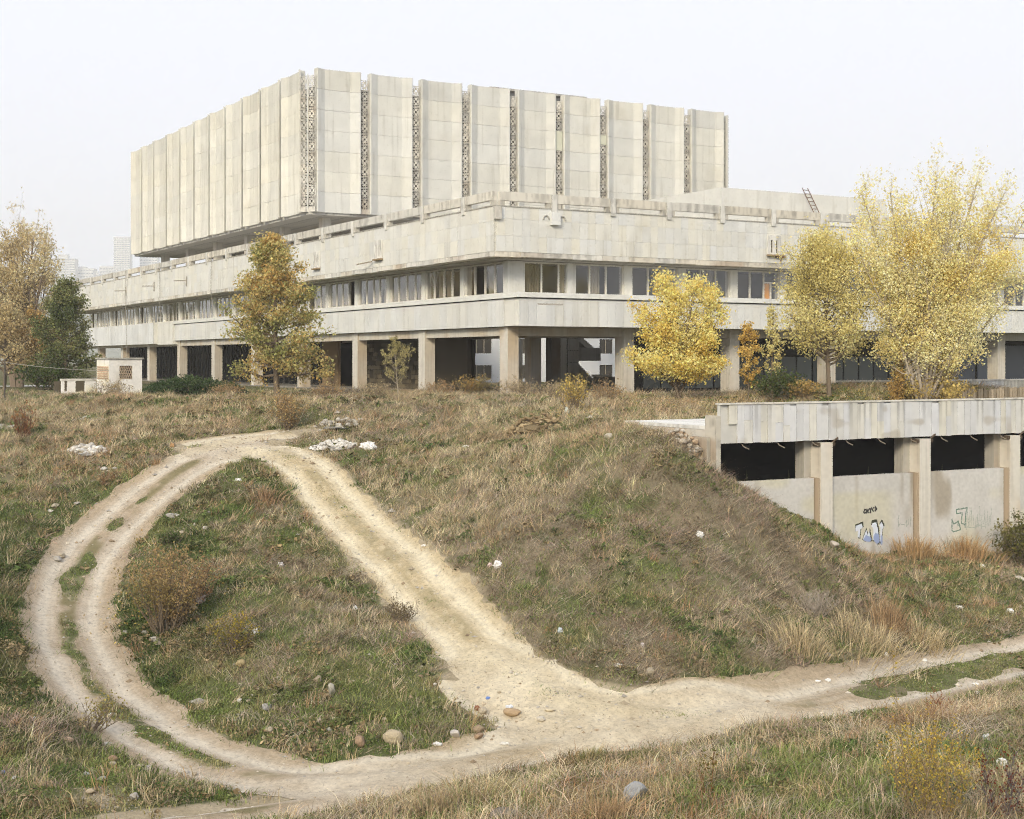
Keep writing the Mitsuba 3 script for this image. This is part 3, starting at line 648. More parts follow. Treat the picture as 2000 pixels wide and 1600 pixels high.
# the upper block: troughed panels in courses, pierced screens between them
BU, BV = 9.5, 58.5
Z0, Z1 = 17.72, 32.6
TR = [(0, -0.25), (4.95, -0.25), (4.95, 0.52), (4.83, 0.55), (3.85, 0.12), (1.05, 0.12), (0.12, 0.55), (0, 0.52)]
TL = [(0.38, -0.25), (4.57, -0.25), (4.57, 0.36), (4.95, 0.36), (4.95, 0.52), (4.83, 0.55), (3.85, 0.12), (1.05, 0.12), (0.12, 0.55), (0, 0.52), (0, 0.36), (0.38, 0.36)]
def panel(face, a, n):
    w = 4.95 if n < 99 else 4.95
    f = 1.0 if face == 'R' else 1.115
    pl = sg.Polygon([(p * f, q) for p, q in (TR if face == 'R' else TL)])
    back = sg.Polygon([(0.5, -0.32), (4.45 * f, -0.32), (4.45 * f, 0.03), (0.5, 0.03)])
    ax = lambda p, q, h: tuple(loc((np.stack([a + p, BV - q, h], 1) if face == 'R' else np.stack([BU - q, a + p, h], 1), BOXF))[0].T)
    pk = part(B, 'facade_panel', prism(back, Z0 + 0.06, Z1 - 0.1, ax), 'm_facade', uv=[0.7, 0.5])
    base = rng.uniform(0.94, 1.0)
    h = (Z1 - Z0) / 7
    for i in range(7):
        dz = rng.uniform(-0.012, 0.012)
        gp = 0.011 if face == 'R' else 0.009
        part(pk, 'course', prism(pl, Z0 + i * h + gp, Z0 + (i + 1) * h - gp + dz * 0.4, ax), 'm_facade',
             uv=[base * rng.uniform(0.965, 1.035) * (0.93 if i == 6 and rng.random() < 0.5 else 1), np.clip(rng.uniform(0.45, 0.8) if face == 'R' else rng.uniform(0.65, 0.95), 0, 1)])


MOD = 6.15
for k in range(9): panel('R', BU + 0.7 + 6 * k, k)
for k in range(11): panel('L', BV + 1.28 + MOD * k, k)


def tile_shape(w, h):
    s = sg.box(0.0, 0.0, 1, 1)
    holes = [sg.box(0.38, 0.39, 0.62, 0.61)]
    for q in range(4):
        g = so.unary_union([sg.box(0.07, 0.06, 0.35, 0.17), sg.box(0.07, 0.17, 0.18, 0.35), sg.box(0.23, 0.23, 0.36, 0.36), sg.box(0.40, 0.06, 0.60, 0.15)])
        holes.append(shapely.affinity.rotate(g, 90 * q, origin=(0.5, 0.5)))
    return shapely.affinity.scale(s.difference(so.unary_union(holes)), w, h, origin=(0, 0))


import shapely.affinity
TH = 1.135
TS = tile_shape(0.98, 1.075)
TS_L = tile_shape(1.0, 1.08)
def screen(face, a, d, n=12, missing=(), merged=False, ts=TS):
    """a column of pierced tiles"""
    sk = None
    def mk(i, e): return prism(ts, d + e, d + e + 0.08, lambda p, q, h: tuple(loc((np.stack([a + p, BV - h, Z0 + 0.55 + i * TH + q], 1) if face == 'R' else np.stack([BU - h, a + p, Z0 + 0.55 + i * TH + q], 1), BOXF))[0].T))
    bot = lb(a, a + 1.0, BV - d - 0.14, BV - d, Z0 + 0.02, Z0 + 0.52) if face == 'R' else lb(BU - d - 0.14, BU - d, a, a + 1.0, Z0 + 0.02, Z0 + 0.52)
    sk = part(B, 'screen', bot, 'm_worn', uv=[1.0, 0.7])
    ms = []
    for i in range(n):
        if i in missing: continue
        m = mk(i, rng.uniform(-0.02, 0.02))
        if merged: ms.append(m)
        else: part(sk, 'tile', m, 'm_worn', uv=[rng.uniform(0.85, 1.2), rng.uniform(0.5, 1.0)])
    if merged:
        k = part(sk, 'tile', cat(ms), 'm_worn', uv=[1.0, 0.8]); labels[k] = {'kind': 'stuff'}
    for i in [min(missing)] if missing else []:
        g = lb(a + 0.05, a + 0.95, BV - d - 0.08, BV - d - 0.02, Z0 + 0.55 + i * TH, Z0 + 0.5 + (i + len(missing)) * TH)
        part(sk, 'pale_board', g, 'm_paint', color=(0.62, 0.62, 0.50))


for k in range(8): screen('R', BU + 0.7 + 6 * k + 4.985, 0.2, missing={4: (8, 7), 5: (8,)}.get(k, ()))
CA, CB = np.array([9.1, 59.72]), np.array([10.14, 58.08])
cd = (CB - CA) / np.linalg.norm(CB - CA); cn = np.array([cd[1], -cd[0]])
for s_ in (0.01, 1.0):                      # the chamfered corner carries two screens side by side
    def cax(p, q, h, z, s_=s_): return tuple(loc((np.stack([CA[0] + cd[0] * (s_ + p) + cn[0] * h, CA[1] + cd[1] * (s_ + p) + cn[1] * h, z + q], 1), BOXF))[0].T)
    sk = part(B, 'screen', prism(sg.box(0, 0, 0.93, 0.5), 0, 0.14, lambda p, q, h: cax(p, q, h, Z0 + 0.02)), 'm_worn', uv=[1.1, 0.5])
    ct = tile_shape(0.92, 1.08)
    for i in range(12):
        e = rng.uniform(-0.02, 0.02)
        part(sk, 'tile', prism(ct, e, e + 0.08, lambda p, q, h: cax(p, q, h, Z0 + 0.55 + i * TH)), 'm_worn', uv=[rng.uniform(0.95, 1.2), rng.uniform(0.3, 0.9)])
bpart('corner_post', prism(sg.box(-0.055, 0, 0.0, 14.3), 0.0, 0.2, lambda p, q, h: tuple(loc((np.stack([CA[0] + cd[0] * (0.995 + p) + cn[0] * h, CA[1] + cd[1] * (0.995 + p) + cn[1] * h, Z0 + 0.02 + q], 1), BOXF))[0].T)), 'm_facade', uv=[1.2, 0.4])
screen('R', BU + 0.7 + 54 - 1.05, -0.1, n=12)
W_, D_ = 54.2, 68.5
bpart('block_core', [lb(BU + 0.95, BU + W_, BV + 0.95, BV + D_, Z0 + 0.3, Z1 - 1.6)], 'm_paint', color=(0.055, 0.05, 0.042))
bpart('block_floor', [lb(BU + 0.1, BU + W_, BV + 0.1, BV + D_, Z0 - 0.25, Z0 + 0.28)], 'm_worn', uv=[0.9, 0.4])
bpart('block_end_wall', [lb(BU + W_ + 0.01, BU + W_ + 0.3, BV - 0.3, BV + D_, Z0, Z1 - 0.3), lb(BU, BU + W_, BV + D_ + 0.01, BV + D_ + 0.3, Z0, Z1 - 0.3)], 'm_facade', uv=[0.9, 0.6])
bpart('block_roof', [lb(33.6, 45.4, 63, 75, Z1 - 1.5, 33.3), lb(33.0, 46.0, 62.2, 76, 33.31, 33.55)], 'm_worn', uv=[0.95, 0.3])
for k in range(6): bpart('roof_column', lb(12, 13.0, 60.9 + 12 * k, 61.9 + 12 * k, 11.9, Z0 - 0.26), 'm_column', uv=[rng.uniform(0.85, 1.0), 0.5])
for k in range(3): bpart('roof_column', lb(24 + 12 * k, 25 + 12 * k, 60.9, 61.9, 11.9, Z0 - 0.26), 'm_column', uv=[0.9, 0.5])
bpart('roof_core', [lb(19, 58, 68, 110, 11.9, Z0 - 0.27)], 'm_column', uv=[0.6, 0.4])

# the plain hall box on the roof, with a ladder against it
ROOF = [(25.3, 11.91), (43.4, 11.91), (43.4, 13.7), (42.9, 16.05), (25.3, 16.05)]
bpart('roof_box', prism(sg.Polygon(ROOF), 10.3, 40, lambda a, b, h: tuple(loc((np.stack([a, h, b], 1), BOXF))[0].T)), 'm_facade', uv=[0.93, 0.55])
LD = thing('ladder', 'rusty metal ladder leaning against the plain box on the flat roof', 'ladder')
p0, p1 = np.array([34.9, 8.6, 11.95]), np.array([33.5, 10.15, 16.5])
dd = np.array([0.45, 0, 0])
for s in (0, 1): part(LD, 'rail', loc(tube([p0 + s * dd * 1.3, p1 + s * dd * 1.3], 0.035, 6)), 'm_paint', color=(0.16, 0.10, 0.07))
for t in np.linspace(0.06, 0.96, 14): part(LD, 'rung', loc(tube([p0 + t * (p1 - p0), p0 + t * (p1 - p0) + 1.3 * dd], 0.03, 5)), 'm_paint', color=(0.17, 0.11, 0.08))
# ---------------------------------------------------------------- the half-buried parking deck
def wb(*a): return lb(*a, o=OW)


DK = thing('parking_deck', 'half-buried parking deck with pale slab parapet, dark openings and graffiti on its lower wall', 'parking deck')
DL = 46.0
par = part(DK, 'parapet', wb(0.0, DL, 0.12, 0.34, -1.34, 0.36), 'm_deck', uv=[0.9, 0.5])
x, c = 0.0, 0
while x < DL:
    w = rng.uniform(0.34, 0.52)
    e = rng.uniform(0, 0.02)
    cutz = rng.random() < 0.3
    zs = [-1.36, rng.uniform(-0.7, -0.3), 0.35] if cutz else [-1.36 + rng.uniform(0, 0.03), 0.35 - (0.12 * rng.random() if rng.random() < 0.1 else 0)]
    for a, b in zip(zs[:-1], zs[1:]):
        if x < 0.5 and rng.random() < 0.5: continue
        part(par, 'slab', wb(x + 0.006, x + w - 0.006, 0.03 - e, 0.115, a + 0.006, b), 'm_deck', uv=tone(0.92, 1.06, (0.0, 0.8) if rng.random() < 0.6 else (0.0, 0.25)))
    x += w
part(DK, 'coping', wb(-0.05, DL, -0.03, 0.42, 0.365, 0.43), 'm_worn', uv=[1.15, 0.5])
for i in range(4):
    part(DK, 'deck_slab', wb(0.0 if i == 0 else 5.0 * i + 0.02, 5.0 * (i + 1), 0.36, 7.6, -0.76, -0.6 - 0.01 * (i % 2)), 'm_worn', uv=[1.25, 0.1])
part(DK, 'deck_slab', wb(20.02, DL, 0.36, 7.6, -0.76, -0.6), 'm_worn', uv=[1.2, 0.2])
part(DK, 'deck_beam', wb(0.4, DL, 0.5, 0.8, -1.3, -0.765), 'm_worn', uv=[0.5, 0.6])
for k in range(8):
    u = 5.6 + 6.25 * k
    part(DK, 'pillar', wb(u, u + 0.72, -0.02 - 0.1, 0.75, -9.5, -1.45), 'm_column', uv=[1.05, 0.45])
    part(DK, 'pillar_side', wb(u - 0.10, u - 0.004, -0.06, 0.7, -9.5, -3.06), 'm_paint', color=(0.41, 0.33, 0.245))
    part(DK, 'inner_pillar', wb(u - 0.42, u + 0.1, 0.55, 1.15, -7.4, -0.77), 'm_column', uv=[0.72, 1.0])
    br = cat([loc(tube([(u + 0.1, 0.02, -1.9), (u + 1.1, -0.05, -1.25)], 0.05, 5), OW), loc(tube([(u + 0.3, 0.05, -2.0), (u + 0.7, 0.3, -1.3)], 0.04, 5), OW), wb(u - 0.1, u + 0.9, -0.1, 0.3, -1.62, -1.46)])
    part(DK, 'bracket', br, 'm_paint', color=(0.10, 0.075, 0.055))
for k in range(9):
    u0, u1 = (0.2 if k == 0 else 5.6 + 6.25 * (k - 1) + 0.723), 5.6 + 6.25 * k - 0.163
    part(DK, 'lower_wall', wb(u0, min(u1, DL + 8), 0.16, 0.5, -9.5, -3.08), 'm_plaster', uv=[rng.uniform(0.98, 1.08), 0.5])
part(DK, 'back_wall', wb(0.35, DL, 6.6, 6.9, -7.4, -0.77), 'm_paint', color=(0.035, 0.035, 0.034))  # near-black colour stands in for the shade of the unlit interior
part(DK, 'end_wall', wb(0.02, 0.34, 0.55, 7.3, -7.6, -0.77), 'm_column', uv=[0.9, 0.9])
part(DK, 'end_pier', wb(-0.24, 0.015, 0.1, 0.9, -6.5, -0.12), 'm_worn', uv=[0.85, 1.0])
part(DK, 'end_pier', wb(-0.45, -0.25, 0.5, 1.6, -6.5, -1.05), 'm_worn', uv=[0.75, 1.0])
part(DK, 'end_pier', wb(-0.62, -0.46, 1.1, 2.6, -6.5, -1.15), 'm_column', uv=[0.95, 0.7])
for s in np.arange(1.2, DL, 2.05):
    part(DK, 'rebar', loc(tube([(s, 0.2, -1.33), (s + 0.02, 0.02, -1.5), (s + 0.25, -0.08, -1.62)], 0.022, 4), OW), 'm_paint', color=(0.30, 0.25, 0.2))
# graffiti, painted on the lower wall: strokes in the plane of the wall
def strokes(name, at, S, lines_, w, color, lift, parent=DK):
    ms = []
    for ln in lines_:
        g = sg.LineString([(at[0] + S * p, at[1] + S * q) for p, q in ln]).buffer(w, cap_style=1, join_style=1, quad_segs=2)
        ms.append(prism(g, 0.16 - lift, 0.159, lambda a, b, h: tuple(loc((np.stack([a, h, b], 1), BOXF), OW)[0].T)))
    return part(parent, name, cat(ms), 'm_paint', color=color)


def fills(name, at, S, polys_, color, lift):
    ms = [prism(sg.Polygon([(at[0] + S * p, at[1] + S * q) for p, q in pl]).buffer(0), 0.16 - lift, 0.159, lambda a, b, h: tuple(loc((np.stack([a, h, b], 1), BOXF), OW)[0].T)) for pl in polys_]
    return part(DK, name, cat(ms), 'm_paint', color=color)


GA = (7.95, -6.0)
letters = [[(0, .9), (.02, 1.25), (.55, 1.38), (.6, 1.1), (.42, 1.05), (.36, .5), (.2, .55), (.22, .95)],
           [(.5, .45), (.6, .7), (.78, 1.05), (.92, .7), (1.02, 1.02), (1.2, .35), (1.0, .3), (.9, .5), (.72, .32)],
           [(1.1, 1.2), (1.16, 1.4), (1.5, 1.45), (1.66, .95), (1.72, .2), (1.55, .1), (1.42, .9), (1.38, .3), (1.22, .32), (1.28, 1.0)],
           [(1.7, .2), (1.78, 1.05), (1.66, 1.2), (1.86, 1.42), (2.05, 1.1), (1.92, .9), (1.86, .1)]]
fills('graffiti', GA, 0.92, [[(a, b - 0.55) for a, b in l] for l in letters], (0.05, 0.055, 0.04), 0.004)
def shrink(l, k=0.8):
    c = np.mean(l, 0)
    return [tuple(c + (np.array(p) - c) * k - np.array([0.03, 0.02])) for p in l]
fills('graffiti', GA, 0.92, [[(a, b - 0.55) for a, b in shrink(l)] for l in letters], (0.66, 0.70, 0.78), 0.007)
fills('graffiti', GA, 0.92, [[(.55, -.1), (.75, .12), (.95, .05), (1.15, -.1), (1.0, -.25), (.75, -.2)], [(1.25, .0), (1.4, .2), (1.65, .1), (1.68, -.3), (1.5, -.4), (1.3, -.2)], [(1.76, .1), (1.9, .0), (1.88, -.45), (1.76, -.4)]], (0.30, 0.37, 0.58), 0.009)
strokes('graffiti_tag', (8.5, -4.85), 0.55, [[(0, .1), (.12, .3), (.3, .25), (.3, .05), (.1, 0), (0, .1)], [(.35, .3), (.6, 0)], [(.62, .32), (.36, 0)], [(.7, .35), (.78, .2), (.9, .4)], [(.78, .2), (.8, -.02)], [(1.12, .42), (1.0, .2), (1.15, .1)], [(1.3, .5), (1.32, .12), (1.52, .28), (1.3, .5)]], 0.035, (0.05, 0.05, 0.05), 0.004)
strokes('graffiti_tag', (10.7, -5.65), 0.6, [[(0, .6), (.05, .1), (.2, .3)], [(.3, .2), (.7, .18)], [(.8, .3), (.95, .5), (.9, 0)], [(1.0, .1), (1.15, .25), (1.2, .6)], [(1.35, .0), (1.4, .75)], [(.1, .95), (.05, .7)]], 0.02, (0.34, 0.37, 0.33), 0.004)
strokes('graffiti_outline', (14.3, -6.0), 1.0, [[(.3, 1.0), (1.05, 1.05), (.95, .75), (.9, .1)], [(.3, 1.0), (.32, .8), (.7, .82), (.66, .3), (.95, .2)], [(0, 0), (0, .55), (.12, .3), (.45, .42), (.6, .0), (.1, -.08), (0, 0)], [(.42, .42), (.42, .2)]], 0.03, (0.17, 0.24, 0.20), 0.004)
strokes('graffiti_outline', (15.3, -6.0), 1.0, [[(s, rng.uniform(-.05, .2)), (s + rng.uniform(-.05, .12), rng.uniform(.5, 1.1))] for s in np.arange(0, 1.7, .12)] + [[(0, .1), (.5, .05), (.9, .12), (1.3, .05)]], 0.014, (0.33, 0.38, 0.33), 0.004)
strokes('graffiti_outline', (13.65, -6.9), 0.6, [[(0, .3), (.3, .7), (.5, .2), (.1, .1)], [(.5, .9), (.7, .3), (1.0, .7)], [(.2, -.2), (.7, .0), (.8, -.5)], [(.9, .1), (1.1, -.4)]], 0.02, (0.32, 0.36, 0.31), 0.004)

# low planter wall between deck and building
PW = thing('planter_wall', 'low stained concrete planter wall behind the parking deck under the yellow trees', 'wall')
ow = P(1640, 745, 86)[:2]
for i in range(10):
    a = 2.4 * i
    part(PW, 'panel', loc(box(a, a + 2.37, 0, 0.22, -0.3, 1.0), ow), 'm_deck', uv=tone(0.78, 0.95, (0.3, 0.9)))
part(PW, 'coping', loc(box(-0.1, 24, -0.06, 0.28, 1.005, 1.1), ow), 'm_worn', uv=[1.0, 0.6])
FW = thing('slatted_fence', 'weathered fence of upright boards at the right end of the planter wall', 'fence')
of = P(1880, 750, 82)[:2]
for i in range(26):
    if rng.random() < 0.12: continue
    part(FW, 'board', loc(box(0.22 * i, 0.22 * i + 0.17, rng.uniform(-.02, .02), 0.06, -0.3, rng.uniform(0.62, 0.75)), of), 'm_paint', color=np.array([0.40, 0.33, 0.24]) * rng.uniform(0.45, 1.2))
part(FW, 'backing', loc(box(-0.1, 6.0, 0.1, 0.2, -0.3, 0.6), of), 'm_paint', color=(0.22, 0.18, 0.13))

# white utility hut with pierced vents, and the ruined low wall beside it
HT = thing('utility_hut', 'small whitewashed utility hut with brick-lattice vents beside the ivy hedge', 'hut')
hc = P(213, 779, 100)
ang = -0.6
hu, hv = np.array([math.cos(ang), -math.sin(ang)]), np.array([math.sin(ang), math.cos(ang)])
def hb(*a, o=hc, ):
    v, f = box(*a)
    w = v.copy(); w[:, :2] = o[:2] + v[:, :1] * hu + v[:, 1:2] * hv
    return w, f
z0 = -0.8
VX = (0.75, 1.68)
part(HT, 'wall', cat([hb(0, 2.4, 0, 2.7, z0, 0.99), hb(0, VX[0], 0, 2.7, 0.992, 1.95), hb(VX[1], 2.4, 0, 2.7, 0.992, 1.95), hb(0, 2.4, 0, 2.7, 1.952, 2.42), hb(VX[0] + .003, VX[1] - .003, 0.4, 2.7, 0.992, 1.95)]), 'm_plaster', uv=[1.5, 0.3])
for i in range(6):
    for j in range(5):
        part(HT, 'lattice_brick', cat([hb(VX[0] + 0.155 * i, VX[0] + 0.155 * i + 0.12, 0.02, 0.2, 1.0 + 0.19 * j, 1.0 + 0.19 * j + 0.05), hb(VX[0] + 0.155 * i + (0.1 if j % 2 else 0.02), VX[0] + 0.155 * i + (0.145 if j % 2 else 0.065), 0.02, 0.2, 1.05 + 0.19 * j, 1.19 + 0.19 * j)]), 'm_paint', color=np.array([0.50, 0.40, 0.30]) * rng.uniform(0.8, 1.1))
part(HT, 'vent_shade_sheet', hb(VX[0] + .01, VX[1] - .01, 0.3, 0.39, 1.0, 1.94), 'm_paint', color=(0.02, 0.02, 0.02))  # black sheet behind the lattice, its colour standing in for shade
for j in range(6):
    for i in range(2): part(HT, 'vent_brick', hb(-0.05, -0.004, 0.12 + 1.25 * i, 1.22 + 1.25 * i, 1.0 + 0.16 * j, 1.11 + 0.16 * j), 'm_paint', color=np.array([0.50, 0.36, 0.25]) * rng.uniform(0.8, 1.2))
part(HT, 'roof', hb(-0.1, 2.5, -0.1, 2.8, 2.423, 2.53), 'm_worn', uv=[0.75, 0.5])
RW = thing('ruined_wall', 'low ruined whitewashed wall with empty window holes left of the utility hut', 'wall')
rc = P(121, 772, 102)
part(RW, 'wall', cat([hb(0, 0.18, 0, 0.25, z0, 0.85, o=rc), hb(0.182, 0.42, 0, 0.25, z0, 0.1, o=rc), hb(0.422, 0.98, 0, 0.25, z0, 0.85, o=rc), hb(0.982, 1.7, 0, 0.25, z0, 0.05, o=rc), hb(1.702, 2.5, 0, 0.25, z0, 0.85, o=rc)]), 'm_plaster', uv=[1.45, 0.4])
part(RW, 'lintel', hb(-0.06, 2.56, -0.05, 0.3, 0.853, 1.0, o=rc), 'm_worn', uv=[1.1, 0.5])
part(RW, 'back_wall', hb(0, 2.5, 1.8, 2.0, z0, 0.8, o=rc), 'm_paint', color=(0.12, 0.10, 0.07))
PO = thing('fence_post', 'thin dark metal post standing alone at the far left edge of the field', 'post')
p = P(9, 772, 98)
put(PO, tube([(p[0], p[1], -0.9), (p[0] + 0.02, p[1], 2.4)], 0.045, 6, True), 'm_paint', color=(0.10, 0.09, 0.08))
PO = thing('wire_line', 'slack wire running from the thin post to the white hut', 'wire')
q = np.array([hc[0], hc[1], 1.6]); s = np.linspace(0, 1, 12)
put(PO, tube([np.array([p[0], p[1], 2.2]) * (1 - t) + q * t - np.array([0, 0, 0.5 * t * (1 - t)]) for t in s], 0.016, 4), 'm_paint', color=(0.4, 0.38, 0.34))

# grey strips of old paving at the left
def strip(name, pts, hw, mat='m_worn', uv=(1.15, 0.1)):
    c = np.array([P(*s_)[:2] for s_ in pts])
    ln = sg.LineString(c).buffer(hw, cap_style=2, join_style=1).segmentize(0.8)
    m = trimesh.creation.extrude_polygon(ln, 0.1, engine='earcut')
    g = np.meshgrid(np.arange(ln.bounds[0], ln.bounds[2], 0.5), np.arange(ln.bounds[1], ln.bounds[3], 0.5))
    cells = [sg.box(a, b, a + 0.5, b + 0.5).intersection(ln) for a, b in zip(g[0].ravel(), g[1].ravel())]
    vs = []
    for ce in cells:
        if ce.geom_type != 'Polygon' or ce.area < 1e-4: continue
        q_ = np.array(ce.exterior.coords)[:-1]
        if not ce.exterior.is_ccw: q_ = q_[::-1]
        z = H(q_[:, 0], q_[:, 1]) + 0.05
        q3 = np.c_[q_, z]
        vs += [[q3[0], q3[i], q3[i + 1]] for i in range(1, len(q3) - 1)]
    v = np.array(vs).reshape(-1, 3)
    struct(name, (v, np.arange(len(v)).reshape(-1, 3)), mat, uv=np.array(uv))


strip('path', [(-60, 842, 79), (40, 838, 80), (120, 832, 82.5), (190, 826, 85)], 0.9)
strip('road', [(-200, 750, 118), (40, 745, 126), (110, 742, 132)], 3.0, uv=(0.95, 0.0))

# ---------------------------------------------------------------- far skyline on its ridge
hx = np.linspace(-3000, 450, 60); hy = np.linspace(2250, 3630, 24)
hX, hY = np.meshgrid(hx, hy)
hZ = -2 + 138 * sstep(2250, 3220, hY) * sstep(450, -670, hX) * (0.75 + 0.5 * meshkit.fbm(np.stack([hX / 750, hY / 750, hX * 0], -1), 4))
i, j = np.meshgrid(np.arange(59), np.arange(23)); a0 = (j * 60 + i).ravel()
struct('hill', (np.stack([hX.ravel(), hY.ravel(), hZ.ravel()], 1), np.vstack([np.stack([a0, a0 + 1, a0 + 61], 1), np.stack([a0, a0 + 61, a0 + 60], 1)])), 'm_paint', smooth=True, color=(0.16, 0.17, 0.12))
def tower(px0, px1, top, Y, label, floors, step=None, dz=60):
    Y, dz = 1.5 * Y, 1.5 * dz
    k = thing('distant_tower', label, 'tower block', 'tower blocks on the hazy skyline')
    x0, x1 = (px0 - 1000) / F * Y, (px1 - 1000) / F * Y
    zt = E + (HZ - top) / F * Y
    zb = zt - dz
    d = (x1 - x0) * 0.6
    ms = [box(x0, x1, Y, Y + d, zb - 90, zt)]
    if step: ms.append(box(x0 + (x1 - x0) * step[0], x0 + (x1 - x0) * step[1], Y + d * .2, Y + d * .7, zt + 0.01, zt + step[2]))
    part(k, 'wall', cat(ms), 'm_paint', color=np.array([0.64, 0.64, 0.63]) * rng.uniform(0.85, 1.0))
    fh = dz / floors
    n = max(3, int((x1 - x0) / 6.0))
    cw = (x1 - x0) / n
    w = part(k, 'window_rows', cat([box(x0 + c * cw + 0.6, x0 + (c + 1) * cw - 0.6, Y - 0.25, Y - 0.01, zt - (f + 1) * fh + 1.5, zt - (f + 1) * fh + 3.6) for f in range(floors) for c in range(n)]), 'm_paint', color=(0.24, 0.27, 0.31))
    labels[w] = {'kind': 'stuff'}


tower(222, 253.5, 463, 2200, 'tallest pale tower block rising just left of the upper block', 18)
tower(273, 307, 500, 2250, 'hazy tower block in the gap under the overhanging upper block', 14)
tower(108, 146, 505, 2180, 'stepped tower block beside the tall golden poplar', 16, step=(0.1, 0.6, 10))
tower(146, 183, 524, 2200, 'wide low tower block between the stepped tower and the slender one', 12, step=(0.15, 0.55, 4))
tower(187, 192, 530, 2170, 'narrowest hazy block in the middle of the far skyline', 10, dz=40)
tower(194, 223, 521, 2230, 'squat tower block touching the left side of the tallest tower', 12, step=(0.0, 0.9, 1.5))
tower(96, 110, 536, 2150, 'short hazy block half hidden behind the golden poplar', 10, dz=40)
# ---------------------------------------------------------------- trees and shrubs
def bark_and_leaves(key, segs, anchors, leaf, n, spread, palette, clump, bark, sides=5, seed=0, size_j=0.45, holder='trunk', foliage='crown', aspect=0.7, keep=0.55):
    r = np.random.default_rng(seed)
    part(key, holder, cat([tube(p, w, sides if np.max(w) > 0.03 else 3) for p, w in segs]), 'm_paint', color=bark)
    A = np.array(anchors)
    if n == 0: return
    A = A[r.random(len(A)) < keep]
    i = r.integers(0, len(A), n)
    c = A[i] + r.normal(size=(n, 3)) * spread
    d1 = r.normal(size=(n, 3)); d1 /= np.linalg.norm(d1, axis=1, keepdims=True)
    d2 = np.cross(d1, r.normal(size=(n, 3))); d2 /= np.linalg.norm(d2, axis=1, keepdims=True)
    s = (leaf * np.exp(np.clip(size_j * r.normal(size=n), -.8, .5)))[:, None]
    fold = np.cross(d1, d2) * s * 0.18
    v = np.stack([c - d1 * s * 0.5, c + d2 * s * 0.5 * aspect + fold, c + d1 * s * 0.5, c - d2 * s * 0.5 * aspect + fold], 1).reshape(-1, 3)
    k = np.arange(n)[:, None] * 4
    f = np.vstack([k + [0, 1, 2], k + [0, 2, 3]])
    pal = np.array(palette)
    t = meshkit.fbm(c * clump, 3, seed) * 1.5 - 0.25 + r.normal(size=n) * 0.16
    x = np.clip(t, 0, 0.999) * (len(pal) - 1)
    j = x.astype(int)
    col = pal[j] + (pal[np.minimum(j + 1, len(pal) - 1)] - pal[j]) * (x - j)[:, None]
    col *= np.exp(0.22 * r.normal(size=(n, 1)))
    put(fresh(key + '__' + foliage), (v, f), 'm_leaf', color=np.repeat(np.clip(col, 0.005, 0.9), 4, axis=0))


def limbs(r, origin, trunk, env, n, elev, sub=6, droop=0.0, t0=0.15, thick=0.35, minlen=0.3):
    """limbs off a trunk polyline to an envelope radius env(t); returns segments and leaf anchors"""
    segs, anc = [], []
    tp, tw = trunk
    tp = np.asarray(tp)
    d = np.r_[0, np.cumsum(np.linalg.norm(np.diff(tp, axis=0), axis=1))]; d /= d[-1]
    for k in range(n):
        t = t0 + (1 - t0) * (k + r.random()) / n
        p = np.array([np.interp(t, d, tp[:, q]) for q in range(3)])
        w = np.interp(t, d, tw)
        az = k * 2.39996 + r.normal() * 0.4
        L = max(minlen, env(t, az) * r.uniform(0.7, 1.08))
        el = elev(t) + r.normal() * 0.12
        h = np.array([math.cos(az), math.sin(az), 0])
        s = np.linspace(0, 1, 7)[:, None]
        path = p + h * L * s + np.array([0, 0, 1]) * L * (math.tan(el) * s ** 1.25 - droop * s ** 2) + np.cumsum(r.normal(size=(7, 3)) * 0.025 * L, 0) * (s > 0)
        r0 = max(0.012, min(w * 0.6, thick * w + 0.012 * L))
        segs.append((path, r0 * (1 - 0.85 * s[:, 0])))
        for q in s[2:, 0]: anc.append(path[int(round(q * 6))])
        for m in range(sub):
            q = r.uniform(0.25, 1.0)
            b = np.array([np.interp(q, s[:, 0], path[:, c]) for c in range(3)])
            a2 = az + r.choice([-1, 1]) * r.uniform(0.4, 1.2)
            l2 = L * 0.42 * (1.15 - 0.6 * q) * r.uniform(0.6, 1.2)
            e2 = el * 0.8 + r.normal() * 0.3
            h2 = np.array([math.cos(a2) * math.cos(e2), math.sin(a2) * math.cos(e2), math.sin(e2)])
            s2 = np.linspace(0, 1, 4)[:, None]
            p2 = b + h2 * l2 * s2 + np.array([0, 0, 0.15]) * l2 * s2 ** 2 + r.normal(size=(4, 3)) * 0.03 * l2 * s2
            segs.append((p2, r0 * 0.35 * (1 - 0.85 * s2[:, 0]) + 0.004))
            anc += list(p2[1:]) + [(p2[2] + p2[3]) / 2]
    return segs, anc


def trunk_line(r, base, top, w0, w1, n=9, wob=0.03):
    s = np.linspace(0, 1, n)[:, None]
    L = np.linalg.norm(np.asarray(top) - base)
    p = np.asarray(base) + (np.asarray(top) - base) * s + np.cumsum(r.normal(size=(n, 3)) * [wob * L / 4, wob * L / 4, 0], 0) * (s > 0) * (s < 0.999)
    return p, w0 + (w1 - w0) * s[:, 0]


